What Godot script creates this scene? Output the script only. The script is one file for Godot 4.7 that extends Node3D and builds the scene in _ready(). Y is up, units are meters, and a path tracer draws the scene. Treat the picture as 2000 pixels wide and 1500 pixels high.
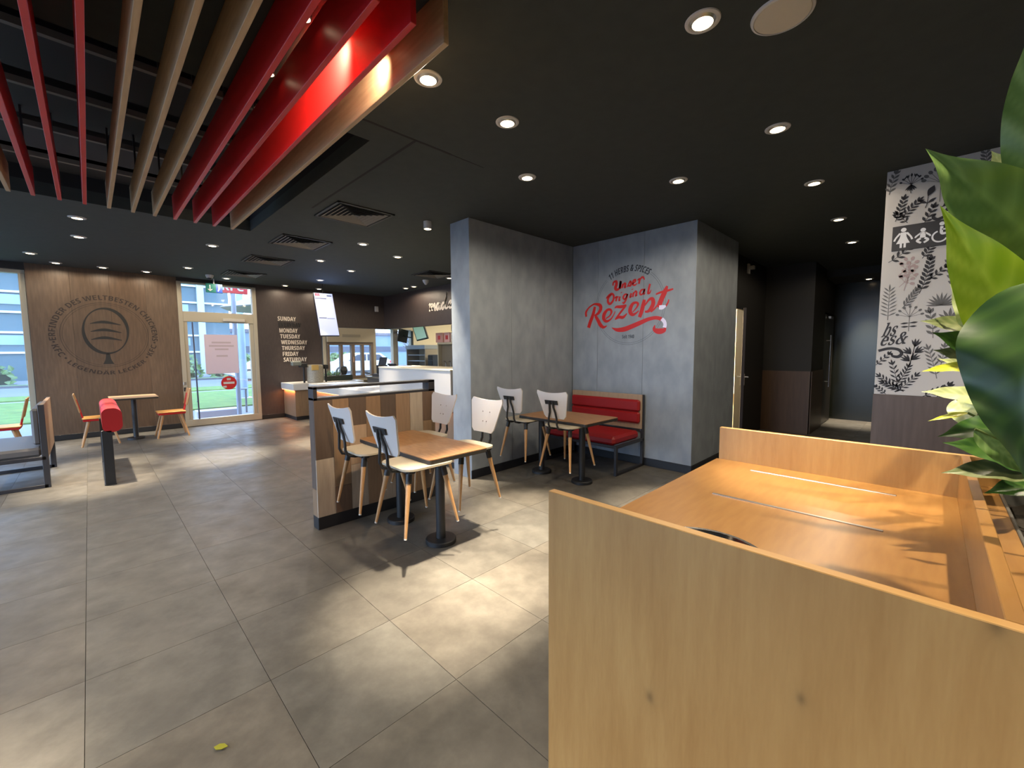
extends Node3D
# Fast-food dining room: tiled floor, dark ceiling with slats, grey panelled block, tray-return kiosk in front.

var used := {}
var mats := {}
var rng := RandomNumberGenerator.new()

func _ready():
	rng.seed = 77
	# ---- camera ----
	var cam := Camera3D.new(); cam.name = "camera"
	cam.position = Vector3(0, 1.487, 0)
	cam.rotation_order = EULER_ORDER_YXZ
	cam.rotation_degrees = Vector3(-4.4975, -45.11, -0.3564)
	cam.fov = 84.84; cam.near = 0.05; cam.far = 300.0
	add_child(cam); cam.current = true
	# ---- sky and exposure ----
	var we := WorldEnvironment.new(); we.name = "world"
	var env := Environment.new()
	var sm := ProceduralSkyMaterial.new()
	sm.sky_top_color = Color(0.60, 0.72, 0.88); sm.sky_horizon_color = Color(0.76, 0.86, 0.98)
	sm.ground_horizon_color = Color(0.5, 0.56, 0.62); sm.ground_bottom_color = Color(0.3, 0.33, 0.36)
	sm.sky_curve = 0.3; sm.sky_energy_multiplier = SKY
	sm.ground_energy_multiplier = SKY
	var sky := Sky.new(); sky.sky_material = sm
	env.background_mode = Environment.BG_SKY; env.sky = sky
	env.tonemap_mode = Environment.TONE_MAPPER_LINEAR
	env.tonemap_exposure = 1.3
	env.sdfgi_enabled = true; env.ssao_enabled = true; env.ssil_enabled = true
	we.environment = env; add_child(we)
	# ---- large area lights of the kitchen, the washroom and the dining room behind the camera ----
	area("kitchen_area", Vector3(8.2, 2.9, -7.6), Vector2(1.2, 2.4), KITCHEN, Color(1.0, 0.94, 0.82))
	area("washroom_area", Vector3(7.6, 2.6, -3.4), Vector2(0.8, 0.5), 50.0, Color(1.0, 0.93, 0.80))
	build_materials()
	build_shell()
	build_ceiling()
	build_lamps()
	build_grey_block()
	build_printed_wall()
	build_corridor()
	build_back_wall()
	build_kitchen()
	build_counters()
	build_partition()
	build_tables()
	build_bench()
	build_far_seating()
	build_kiosk()
	build_plant()
	build_outdoors()

const SKY := 2.6
const KITCHEN := 20.0
const LAMP := 13.0
const WARM := Color(1.0, 0.925, 0.81)

# ---------------------------------------------------------------- helpers
func numbered(n: String) -> String:
	if not used.has(n):
		used[n] = 0
		return n
	used[n] += 1
	return "%s_%03d" % [n, used[n]]

func area(n: String, p: Vector3, s: Vector2, e: float, c: Color, rot := Vector3(-90, 0, 0)):
	var l := AreaLight3D.new(); l.name = n
	l.area_size = s; l.light_energy = e; l.light_color = c
	l.position = p; l.rotation_degrees = rot
	l.area_range = 20.0; l.area_attenuation = 2.0
	l.shadow_enabled = true
	add_child(l, true)

func obj(n: String, st, m: Material, parent: Node = null) -> MeshInstance3D:
	var o := MeshInstance3D.new()
	o.mesh = st if st is Mesh else st.commit()
	o.material_override = m
	if parent == null:
		o.name = numbered(n); add_child(o)
	else:
		o.name = n; parent.add_child(o, true)
	return o

func tag(o: Node, label: String, category: String, group := ""):
	o.set_meta("label", label); o.set_meta("category", category)
	if group != "":
		o.set_meta("group", group)
	return o

func thing(n: String, label: String, category: String, at := Vector3.ZERO, turn := 0.0, group := "") -> Node3D:
	var o := Node3D.new(); o.name = numbered(n); add_child(o)
	o.position = at; o.rotation.y = turn
	tag(o, label, category, group)
	return o

func struct(n: String, st, m: Material, parent: Node = null) -> MeshInstance3D:
	var o = obj(n, st, m, parent)
	if parent == null:
		o.set_meta("kind", "structure")
	return o

func copy(src: Node3D, at: Vector3, turn: float, label: String) -> Node3D:
	var r: Node3D = src.duplicate()
	r.name = numbered(String(src.name).rstrip("_0123456789")); add_child(r)
	r.position = at; r.rotation.y = turn; r.set_meta("label", label)
	return r

func mb() -> SurfaceTool:
	var st := SurfaceTool.new(); st.begin(Mesh.PRIMITIVE_TRIANGLES)
	return st

func tri(st: SurfaceTool, a: Vector3, b: Vector3, c: Vector3, n: Vector3):
	if (b - a).cross(c - a).dot(n) > 0.0:
		var t := b; b = c; c = t
	st.set_normal(n); st.add_vertex(a)
	st.set_normal(n); st.add_vertex(b)
	st.set_normal(n); st.add_vertex(c)

func quad(st: SurfaceTool, a: Vector3, b: Vector3, c: Vector3, d: Vector3, n: Vector3):
	tri(st, a, b, c, n); tri(st, a, c, d, n)

func box(st: SurfaceTool, c: Vector3, s: Vector3, bev := 0.0, xf := Transform3D.IDENTITY):
	var h := s * 0.5
	bev = minf(bev, minf(h.x, minf(h.y, h.z)) * 0.95)
	var ax := [Vector3.RIGHT, Vector3.UP, Vector3.BACK]
	for i in 3:
		var j := (i + 1) % 3
		var k := (i + 2) % 3
		for sg in [-1.0, 1.0]:
			var n: Vector3 = ax[i] * sg
			var o: Vector3 = c + n * h[i]
			var u: Vector3 = ax[j] * (h[j] - bev)
			var v: Vector3 = ax[k] * (h[k] - bev)
			quad(st, xf * (o - u - v), xf * (o + u - v), xf * (o + u + v), xf * (o - u + v), (xf.basis * n).normalized())
	if bev <= 0.0:
		return
	for i in 3:
		var j := (i + 1) % 3
		var k := (i + 2) % 3
		for sj in [-1.0, 1.0]:
			for sk in [-1.0, 1.0]:
				var e: Vector3 = ax[i] * (h[i] - bev)
				var p: Vector3 = c + ax[j] * sj * h[j] + ax[k] * sk * (h[k] - bev)
				var q: Vector3 = c + ax[j] * sj * (h[j] - bev) + ax[k] * sk * h[k]
				quad(st, xf * (p - e), xf * (p + e), xf * (q + e), xf * (q - e), (xf.basis * (ax[j] * sj + ax[k] * sk)).normalized())
	for sx in [-1.0, 1.0]:
		for sy in [-1.0, 1.0]:
			for sz in [-1.0, 1.0]:
				var d := Vector3(sx, sy, sz)
				var inn := h - Vector3.ONE * bev
				tri(st, xf * (c + d * Vector3(h.x, inn.y, inn.z)), xf * (c + d * Vector3(inn.x, h.y, inn.z)), xf * (c + d * Vector3(inn.x, inn.y, h.z)), (xf.basis * d).normalized())

func bx(c: Vector3, s: Vector3, bev := 0.0) -> SurfaceTool:
	var st := mb(); box(st, c, s, bev); return st

# a box given by its low and high corners
func bb(x0: float, y0: float, z0: float, x1: float, y1: float, z1: float, bev := 0.0) -> SurfaceTool:
	return bx(Vector3(x0 + x1, y0 + y1, z0 + z1) * 0.5, Vector3(x1 - x0, y1 - y0, z1 - z0), bev)

# surface of revolution about y; profile of Vector2(radius, height), smooth
func lathe(st: SurfaceTool, prof: Array, seg := 24, xf := Transform3D.IDENTITY):
	for i in prof.size() - 1:
		var a: Vector2 = prof[i]
		var b: Vector2 = prof[i + 1]
		if a.distance_to(b) < 1e-6:
			continue
		var t := (b - a).normalized()
		var nr := Vector2(t.y, -t.x)
		for k in seg:
			var p0 := TAU * k / seg
			var p1 := TAU * (k + 1) / seg
			var d0 := Vector3(cos(p0), 0, sin(p0))
			var d1 := Vector3(cos(p1), 0, sin(p1))
			var v := [xf * (d0 * a.x + Vector3.UP * a.y), xf * (d1 * a.x + Vector3.UP * a.y), xf * (d1 * b.x + Vector3.UP * b.y), xf * (d0 * b.x + Vector3.UP * b.y)]
			var n0 := (xf.basis * (d0 * nr.x + Vector3.UP * nr.y)).normalized()
			var n1 := (xf.basis * (d1 * nr.x + Vector3.UP * nr.y)).normalized()
			var ns := [n0, n1, n1, n0]
			var idx := [0, 1, 2, 0, 2, 3]
			var g: Vector3 = (v[1] - v[0]).cross(v[2] - v[0])
			if g.length() < 1e-12:
				g = (v[2] - v[0]).cross(v[3] - v[0])
			if g.dot(n0 + n1) > 0.0:
				idx = [0, 2, 1, 0, 3, 2]
			for q in idx:
				st.set_normal(ns[q]); st.add_vertex(v[q])

func cyl(st: SurfaceTool, a: Vector3, b: Vector3, r0: float, r1: float, seg := 14):
	var y := (b - a)
	var l := y.length()
	y /= l
	var x := y.cross(Vector3.RIGHT if absf(y.x) < 0.8 else Vector3.BACK).normalized()
	var xf := Transform3D(Basis(x, y, x.cross(y)), a)
	lathe(st, [Vector2(0.0, 0), Vector2(r0, 0), Vector2(r1, l), Vector2(0.0, l)], seg, xf)

func tube(st: SurfaceTool, pts: Array, r: float, seg := 10):
	var px := Vector3.ZERO
	var rings := []
	for i in pts.size():
		var d: Vector3 = (pts[mini(i + 1, pts.size() - 1)] - pts[maxi(i - 1, 0)]).normalized()
		var x := px - d * px.dot(d)
		if x.length() < 0.01:
			x = d.cross(Vector3.UP if absf(d.y) < 0.9 else Vector3.RIGHT)
		x = x.normalized(); px = x
		var y := d.cross(x)
		var ring := []
		for k in seg:
			var p := TAU * k / seg
			ring.append(x * cos(p) + y * sin(p))
		rings.append(ring)
	for i in pts.size() - 1:
		for k in seg:
			var k2 := (k + 1) % seg
			var v := [pts[i] + rings[i][k] * r, pts[i] + rings[i][k2] * r, pts[i + 1] + rings[i + 1][k2] * r, pts[i + 1] + rings[i + 1][k] * r]
			var ns := [rings[i][k], rings[i][k2], rings[i + 1][k2], rings[i + 1][k]]
			var idx := [0, 1, 2, 0, 2, 3]
			if (v[1] - v[0]).cross(v[2] - v[0]).dot(ns[0] + ns[1]) > 0.0:
				idx = [0, 2, 1, 0, 3, 2]
			for q in idx:
				st.set_normal(ns[q]); st.add_vertex(v[q])
	for e in [0, pts.size() - 1]:
		var n: Vector3 = (pts[0] - pts[1]).normalized() if e == 0 else (pts[e] - pts[e - 1]).normalized()
		for k in seg:
			tri(st, pts[e], pts[e] + rings[e][k] * r, pts[e] + rings[e][(k + 1) % seg] * r, n)

# polygon in the xf's xy plane extruded along its z from 0 to depth
func prism(st: SurfaceTool, poly: PackedVector2Array, depth: float, xf := Transform3D.IDENTITY):
	var ix := Geometry2D.triangulate_polygon(poly)
	var nz := xf.basis.z.normalized()
	for i in range(0, ix.size(), 3):
		var p := [poly[ix[i]], poly[ix[i + 1]], poly[ix[i + 2]]]
		tri(st, xf * Vector3(p[0].x, p[0].y, depth), xf * Vector3(p[1].x, p[1].y, depth), xf * Vector3(p[2].x, p[2].y, depth), nz)
		tri(st, xf * Vector3(p[0].x, p[0].y, 0), xf * Vector3(p[1].x, p[1].y, 0), xf * Vector3(p[2].x, p[2].y, 0), -nz)
	var cw := Geometry2D.is_polygon_clockwise(poly)
	for i in poly.size():
		var a := poly[i]
		var b := poly[(i + 1) % poly.size()]
		var e := (b - a).normalized()
		var n2 := Vector2(e.y, -e.x) * (-1.0 if cw else 1.0)
		quad(st, xf * Vector3(a.x, a.y, 0), xf * Vector3(b.x, b.y, 0), xf * Vector3(b.x, b.y, depth), xf * Vector3(a.x, a.y, depth), (xf.basis * Vector3(n2.x, n2.y, 0)).normalized())

func rrect(w: float, h: float, r: float, seg := 6) -> PackedVector2Array:
	var p := PackedVector2Array()
	for q in [[w / 2 - r, h / 2 - r, 0.0], [-w / 2 + r, h / 2 - r, 0.25], [-w / 2 + r, -h / 2 + r, 0.5], [w / 2 - r, -h / 2 + r, 0.75]]:
		for i in seg + 1:
			var a: float = TAU * (q[2] + 0.25 * i / seg)
			p.append(Vector2(q[0] + r * cos(a), q[1] + r * sin(a)))
	return p

func crom(pts: Array, n := 8) -> Array:   # Catmull-Rom through Vector3s (x, y, width)
	var out := []
	for i in pts.size() - 1:
		var p0: Vector3 = pts[maxi(i - 1, 0)]
		var p1: Vector3 = pts[i]
		var p2: Vector3 = pts[i + 1]
		var p3: Vector3 = pts[mini(i + 2, pts.size() - 1)]
		for k in n:
			out.append(p1.cubic_interpolate(p2, p0, p3, float(k) / n))
	out.append(pts[-1])
	return out

# flat brush stroke printed on a plane: points (u, v, width)
func stroke(st: SurfaceTool, pts: Array, xf: Transform3D, n := 8, lift := 0.0):
	var s := crom(pts, n) if pts.size() > 2 else pts
	var l := []
	var r := []
	for i in s.size():
		var d3: Vector3 = s[mini(i + 1, s.size() - 1)] - s[maxi(i - 1, 0)]
		var d := Vector2(d3.x, d3.y).normalized()
		var m := Vector2(-d.y, d.x) * maxf(s[i].z, 0.0) * 0.5
		l.append(xf * Vector3(s[i].x + m.x, s[i].y + m.y, lift))
		r.append(xf * Vector3(s[i].x - m.x, s[i].y - m.y, lift))
	var nz := xf.basis.z.normalized()
	for i in s.size() - 1:
		quad(st, l[i], l[i + 1], r[i + 1], r[i], nz)

func disc(st: SurfaceTool, c: Vector2, rx: float, ry: float, xf: Transform3D, seg := 24, turn := 0.0, lift := 0.0):
	var nz := xf.basis.z.normalized()
	for k in seg:
		var p0 := TAU * k / seg
		var p1 := TAU * (k + 1) / seg
		var a := Vector2(rx * cos(p0), ry * sin(p0)).rotated(turn) + c
		var b := Vector2(rx * cos(p1), ry * sin(p1)).rotated(turn) + c
		tri(st, xf * Vector3(c.x, c.y, lift), xf * Vector3(a.x, a.y, lift), xf * Vector3(b.x, b.y, lift), nz)

func ring(st: SurfaceTool, c: Vector2, r: float, w: float, xf: Transform3D, a0 := 0.0, a1 := TAU, seg := 64):
	var nz := xf.basis.z.normalized()
	for k in seg:
		var p0 := lerpf(a0, a1, float(k) / seg)
		var p1 := lerpf(a0, a1, float(k + 1) / seg)
		var d0 := Vector2(cos(p0), sin(p0))
		var d1 := Vector2(cos(p1), sin(p1))
		var v := [c + d0 * (r - w / 2), c + d1 * (r - w / 2), c + d1 * (r + w / 2), c + d0 * (r + w / 2)]
		quad(st, xf * Vector3(v[0].x, v[0].y, 0), xf * Vector3(v[1].x, v[1].y, 0), xf * Vector3(v[2].x, v[2].y, 0), xf * Vector3(v[3].x, v[3].y, 0), nz)

# lettering: places the outlines of a TextMesh through fn(Vector2) -> Vector2 on the plane xf
var fonts := {}
func letters(st: SurfaceTool, text: String, size: float, xf: Transform3D, fn: Callable, face := "Droid Sans", bold := true, depth := 0.002):
	var key := face + str(bold)
	if not fonts.has(key):
		var f := SystemFont.new(); f.font_names = PackedStringArray([face]); f.font_weight = 700 if bold else 400
		fonts[key] = f
	var tm := TextMesh.new(); tm.font = fonts[key]; tm.font_size = 64; tm.pixel_size = size / 46.0
	tm.depth = depth; tm.text = text; tm.horizontal_alignment = HORIZONTAL_ALIGNMENT_LEFT
	tm.curve_step = 2.0
	var arr := tm.get_mesh_arrays() if tm.get_surface_count() else []
	if arr.is_empty():
		return Vector2.ZERO
	var v: PackedVector3Array = arr[Mesh.ARRAY_VERTEX]
	var n: PackedVector3Array = arr[Mesh.ARRAY_NORMAL]
	var ix: PackedInt32Array = arr[Mesh.ARRAY_INDEX]
	var lo := Vector2(1e9, 1e9)
	var hi := -lo
	for p in v:
		lo = lo.min(Vector2(p.x, p.y)); hi = hi.max(Vector2(p.x, p.y))
	for i in range(0, ix.size(), 3):
		var q := []
		for k in 3:
			var p := v[ix[i + k]]
			var w: Vector2 = fn.call(Vector2(p.x - lo.x, p.y - lo.y), hi - lo)
			q.append(xf * Vector3(w.x, w.y, p.z + depth * 0.5))
		var nn := (xf.basis * n[ix[i]]).normalized()
		if absf(n[ix[i]].z) < 0.5:
			nn = (q[1] - q[0]).cross(q[2] - q[0]).normalized() * -1.0
			st.set_normal(nn)
			for k in 3:
				st.set_normal(nn); st.add_vertex(q[k])
		else:
			tri(st, q[0], q[1], q[2], nn)
	return hi - lo

func plane_x(x: float) -> Transform3D:    # faces -X: u along +z, v up
	return Transform3D(Basis(Vector3(0, 0, 1), Vector3(0, 1, 0), Vector3(-1, 0, 0)), Vector3(x, 0, 0))

func plane_z(z: float) -> Transform3D:    # faces +Z: u along +x, v up
	return Transform3D(Basis.IDENTITY, Vector3(0, 0, z))

# ---------------------------------------------------------------- materials
func mat(c: Color, rough := 0.6, metal := 0.0) -> StandardMaterial3D:
	var key := "%s %.3f %.3f" % [c.to_html(), rough, metal]
	if mats.has(key):
		return mats[key]
	var m := StandardMaterial3D.new()
	m.albedo_color = c; m.roughness = rough; m.metallic = metal
	mats[key] = m
	return m

func glow(c: Color, e: float) -> StandardMaterial3D:
	var m := StandardMaterial3D.new()
	m.albedo_color = Color(0.8, 0.8, 0.8); m.emission_enabled = true; m.emission = c; m.emission_energy_multiplier = e
	return m

func noise_tex(sd: int, freq: float, cols: Array, oct := 4, w := 512, h := 512, offs := []) -> NoiseTexture2D:
	var f := FastNoiseLite.new(); f.seed = sd; f.frequency = freq; f.fractal_octaves = oct
	f.noise_type = FastNoiseLite.TYPE_SIMPLEX_SMOOTH
	if sd == 11: f.fractal_gain = 0.66
	var g := Gradient.new()
	var o := PackedFloat32Array()
	var c := PackedColorArray()
	for i in cols.size():
		o.append(offs[i] if offs.size() else float(i) / (cols.size() - 1)); c.append(cols[i])
	g.offsets = o; g.colors = c
	var t := NoiseTexture2D.new(); t.width = w; t.height = h; t.seamless = true; t.noise = f; t.color_ramp = g
	return t

func tex_mat(t: Texture2D, scale: Vector3, rough: float, tint := Color.WHITE, world := false, offset := Vector3.ZERO) -> StandardMaterial3D:
	var m := StandardMaterial3D.new()
	m.albedo_texture = t; m.albedo_color = tint; m.roughness = rough
	m.uv1_triplanar = true; m.uv1_world_triplanar = world; m.uv1_scale = scale; m.uv1_offset = offset
	m.uv1_triplanar_sharpness = 8.0
	return m

# oak veneer: fine vertical grain, broad tone bands and a few knots
func oak_board() -> ImageTexture:
	var w := 768; var h := 768
	var im := Image.create(w, h, false, Image.FORMAT_RGB8)
	var n := FastNoiseLite.new(); n.seed = 8; n.noise_type = FastNoiseLite.TYPE_SIMPLEX_SMOOTH; n.frequency = 1.0; n.fractal_octaves = 3
	var knots := []
	for k in 8: knots.append(Vector3(rng.randf() * w, rng.randf() * h, rng.randf_range(1.8, 4.0)))
	for y in h:
		for x in w:
			var bend := 0.0
			var dark := 0.0
			for k in knots:
				var d: float = Vector2((x - k.x) / 1.6, (y - k.y) / 2.6).length() / k.z
				if d < 7.0:
					bend += (3.5 * k.z) * exp(-d * 0.8) * signf(x - k.x)
					dark += 0.2 * exp(-d * d * 1.6) + 0.06 * exp(-d * 0.6)
			# wrap the noise at the borders by fading between two copies
			var fx := float(x + bend)
			var t := smoothstep(0.85, 1.0, float(x) / w)
			var g := lerpf(grain(n, fx, y), grain(n, fx - w, y), t)
			var ty := smoothstep(0.9, 1.0, float(y) / h)
			if ty > 0.0: g = lerpf(g, lerpf(grain(n, fx, y - h), grain(n, fx - w, y - h), t), ty)
			var c := Color(0.665, 0.500, 0.285).lerp(Color(0.735, 0.58, 0.355), clampf(g, -0.3, 1.3))
			im.set_pixel(x, y, c * (1.0 - minf(dark, 0.55)))
	return ImageTexture.create_from_image(im)

func grain(n: FastNoiseLite, x: float, y: float) -> float:
	return 0.5 + 0.55 * n.get_noise_2d(x * 0.012, y * 0.0025) + 0.34 * n.get_noise_2d(x * 0.07 + 90.0, y * 0.006) + 0.22 * n.get_noise_2d(x * 0.32 + 40.0, y * 0.03)

var M := {}
func build_materials():
	M.black = mat(Color(0.11, 0.115, 0.125), 0.5)
	M.frame = mat(Color(0.16, 0.16, 0.18), 0.45)
	M.white = mat(Color(0.74, 0.735, 0.73), 0.4)
	M.chrome = mat(Color(0.85, 0.85, 0.86), 0.15, 1.0)
	M.steel = mat(Color(0.72, 0.72, 0.72), 0.3, 1.0)
	M.red = mat(Color(0.66, 0.04, 0.06), 0.45)
	M.redpad = tex_mat(noise_tex(21, 0.08, [Color(0.50, 0.03, 0.06), Color(0.60, 0.05, 0.08)]), Vector3.ONE * 3.0, 0.5)
	M.grout = mat(Color(0.25, 0.24, 0.225), 0.95)
	M.ceil = tex_mat(noise_tex(5, 0.02, [Color(0.17, 0.193, 0.19), Color(0.193, 0.215, 0.21)]), Vector3.ONE * 0.7, 0.85, Color.WHITE, true)
	M.void = mat(Color(0.09, 0.09, 0.10), 0.9)
	M.dark = mat(Color(0.15, 0.145, 0.14), 0.6)
	M.darkwall = tex_mat(noise_tex(6, 0.02, [Color(0.215, 0.18, 0.175), Color(0.25, 0.21, 0.20)]), Vector3(2, 0.6, 2), 0.55, Color.WHITE, true)
	M.gloss = mat(Color(0.11, 0.12, 0.095), 0.22)
	M.tiles = []
	var tt := noise_tex(11, 0.009, [Color(0.36, 0.347, 0.325), Color(0.39, 0.377, 0.353), Color(0.412, 0.40, 0.374), Color(0.45, 0.437, 0.41)], 6, 1024, 1024, [0.15, 0.42, 0.62, 0.95])
	var tr := noise_tex(12, 0.012, [Color(0.36, 0.36, 0.36), Color(0.56, 0.56, 0.56)], 4)
	for k in 5:
		var m := tex_mat(tt, Vector3(0.48, 0.48, 0.48), 1.0, [Color(0.93, 0.93, 0.93), Color(0.97, 0.97, 0.97), Color(0.90, 0.90, 0.90), Color(0.95, 0.94, 0.93), Color(0.92, 0.93, 0.94)][k], true, Vector3(0.37 * k, 0.21 * k, 0.53 * k))
		m.roughness_texture = tr; m.roughness = 1.0
		M.tiles.append(m)
	M.concrete = []
	var ct := noise_tex(31, 0.010, [Color(0.495, 0.53, 0.57), Color(0.525, 0.56, 0.60), Color(0.56, 0.595, 0.635)], 6, 1024, 1024, [0.15, 0.5, 0.9])
	for k in 3:
		M.concrete.append(tex_mat(ct, Vector3(0.42, 0.24, 0.42), 0.62, Color.WHITE, true, Vector3(0.3 * k, 0.17 * k, 0.41 * k)))
	# woods: grain along one axis
	M.oak_t = noise_tex(41, 0.014, [Color(0.645, 0.49, 0.30), Color(0.675, 0.52, 0.325), Color(0.70, 0.55, 0.35)], 5, 512, 512, [0.15, 0.5, 0.9])
	M.oak_y = tex_mat(oak_board(), Vector3(0.62, 0.62, 0.62), 0.42, Color.WHITE, true, Vector3(0, 0.03, 0.18))
	M.oak_x = tex_mat(M.oak_t, Vector3(0.7, 3.4, 4.4), 0.30, Color(0.80, 0.76, 0.68), true)
	M.oak_z = tex_mat(M.oak_t, Vector3(3.4, 3.4, 0.7), 0.36, Color(0.92, 0.88, 0.80), true)
	M.leg = tex_mat(noise_tex(42, 0.03, [Color(0.60, 0.45, 0.29), Color(0.70, 0.55, 0.38)]), Vector3(12, 0.9, 12), 0.5)
	M.top = tex_mat(noise_tex(43, 0.015, [Color(0.52, 0.375, 0.245), Color(0.57, 0.42, 0.28), Color(0.61, 0.46, 0.315)], 5, 512, 512, [0.2, 0.5, 0.8]), Vector3(5.0, 5.0, 0.8), 0.4, Color.WHITE, true)
	M.veneer = tex_mat(noise_tex(44, 0.03, [Color(0.66, 0.625, 0.555), Color(0.72, 0.685, 0.61)]), Vector3(1.2, 10, 10), 0.5)
	M.shell = mat(Color(0.80, 0.78, 0.765), 0.5)
	M.planks = []
	var pc := [[0.335, 0.28, 0.24], [0.50, 0.405, 0.31], [0.64, 0.59, 0.53], [0.40, 0.32, 0.26], [0.54, 0.44, 0.345], [0.62, 0.53, 0.44]]
	for k in pc.size():
		var c := Color(pc[k][0], pc[k][1], pc[k][2])
		M.planks.append(tex_mat(noise_tex(50 + k, 0.02, [c * 0.93, c, c * 1.05], 5, 256, 256), Vector3(7.0, 0.6, 7.0), 0.55, Color.WHITE, true, Vector3(0.3 * k, 0.2 * k, 0)))
	M.wallwood = []
	for k in 3:
		M.wallwood.append(tex_mat(noise_tex(61, 0.015, [Color(0.335, 0.27, 0.215), Color(0.36, 0.29, 0.23), Color(0.39, 0.315, 0.25)], 5, 512, 512, [0.2, 0.5, 0.85]), Vector3(3.0, 0.35, 3.0), 0.5, [Color.WHITE, Color(0.95, 0.95, 0.95), Color(0.97, 0.95, 0.93)][k], true, Vector3(0.4 * k, 0.2, 0)))
	M.dado = tex_mat(noise_tex(62, 0.015, [Color(0.30, 0.26, 0.25), Color(0.36, 0.315, 0.30)], 4, 256, 256), Vector3(4.0, 0.4, 4.0), 0.5, Color.WHITE, true)
	M.dadobrown = tex_mat(noise_tex(63, 0.015, [Color(0.30, 0.22, 0.16), Color(0.36, 0.27, 0.19)], 4, 256, 256), Vector3(4.0, 0.4, 4.0), 0.45, Color.WHITE, true)
	M.slatwood = tex_mat(noise_tex(64, 0.02, [Color(0.64, 0.53, 0.40), Color(0.72, 0.61, 0.47)], 4, 256, 256), Vector3(6.0, 6.0, 0.6), 0.55, Color.WHITE, true)
	M.slatred = mat(Color(0.73, 0.12, 0.14), 0.4)
	M.pvc = mat(Color(0.66, 0.63, 0.56), 0.45)
	M.glass = StandardMaterial3D.new()
	M.glass.transparency = BaseMaterial3D.TRANSPARENCY_ALPHA; M.glass.albedo_color = Color(0.9, 0.95, 1.0, 0.06); M.glass.roughness = 0.03
	M.print = mat(Color(0.13, 0.13, 0.16), 0.6)
	M.printgrey = mat(Color(0.36, 0.36, 0.37), 0.6)
	M.paper = mat(Color(0.72, 0.715, 0.72), 0.6)
	M.redprint = mat(Color(0.72, 0.07, 0.06), 0.5)

# ---------------------------------------------------------------- floor, outer walls
func build_shell():
	var fl = struct("floor", bb(-4.6, -0.2, -10.8, 12.2, -0.006, 3.2), M.grout)
	var s := 0.595
	var tile := bx(Vector3(0, -0.005, 0), Vector3(s - 0.0022, 0.012, 0.5978)).commit()
	var rest := mb()
	var near := []
	var far := []
	for i in range(-8, 21):
		for j in range(-16, 8):
			var c := Vector3(-0.1 + (i + 0.5) * s, -0.001, -1.455 + (j + 0.5) * 0.6)
			if c.z < -10.7 or c.x > 12.0 or c.x < -4.5 or c.z > 3.1:
				continue
			var d := Vector2(c.x, c.z)
			# in front of the lens?
			var f := d.dot(Vector2(0.708, -0.706))
			var side := absf(d.dot(Vector2(0.706, 0.708)))
			if f > 0.3 and side < f * 1.24 + 0.6 and not (c.x > 3.5 and c.z < -4.4) and not (c.x > 5.2 and c.z < -2.2):
				near.append([d.length(), c])
			else:
				far.append(c)
	near.sort_custom(func(a, b): return a[0] < b[0])
	for k in near.size():
		if k < 290:
			var o := MeshInstance3D.new(); o.name = "tile"; o.mesh = tile; o.position = near[k][1]
			o.material_override = M.tiles[rng.randi() % 5]
			fl.add_child(o, true)
		else:
			far.append(near[k][1])
	for c in far:
		box(rest, c + Vector3(0, -0.005, 0), Vector3(s - 0.004, 0.012, 0.596))
	var r = obj("tile", rest, M.tiles[0], fl); r.set_meta("kind", "stuff")
	# outer walls behind and beside the camera
	struct("wall_south", bb(-4.8, -0.2, 3.2, 12.4, 3.6, 3.45), M.dark)
	struct("wall_east", bb(12.2, -0.2, -10.8, 12.45, 3.6, 3.2), M.dark)
	var ww = struct("wall_west", bb(-4.85, -0.2, -10.8, -4.6, 0.12, 3.2), M.dark)
	obj("lintel", bb(-4.85, 2.8, -10.8, -4.6, 3.6, 3.2), M.dark, ww)
	obj("wall_piece", bb(-4.85, 0.12, -0.9, -4.6, 2.8, 3.2), M.oak_y, ww)
	for k in 6:
		obj("mullion", bb(-4.8, 0.12, -10.8 + k * 1.96, -4.65, 2.8, -10.7 + k * 1.96), M.pvc, ww)
	var leaf := mb()
	prism(leaf, PackedVector2Array([Vector2(-0.026, 0), Vector2(-0.012, 0.012), Vector2(0.006, 0.013), Vector2(0.026, 0.002), Vector2(0.008, -0.009), Vector2(-0.012, -0.01)]), 0.002, Transform3D(Basis(Vector3(0.72, 0, 0.69), Vector3(0.69, 0.1, -0.72), Vector3(0, 1, 0)), Vector3(0.262, 0.007, -1.82)))
	tag(obj("fallen_leaf", leaf, mat(Color(0.55, 0.55, 0.12), 0.6)), "small yellow-green leaf lying on the grey floor tiles", "leaf")

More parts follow.
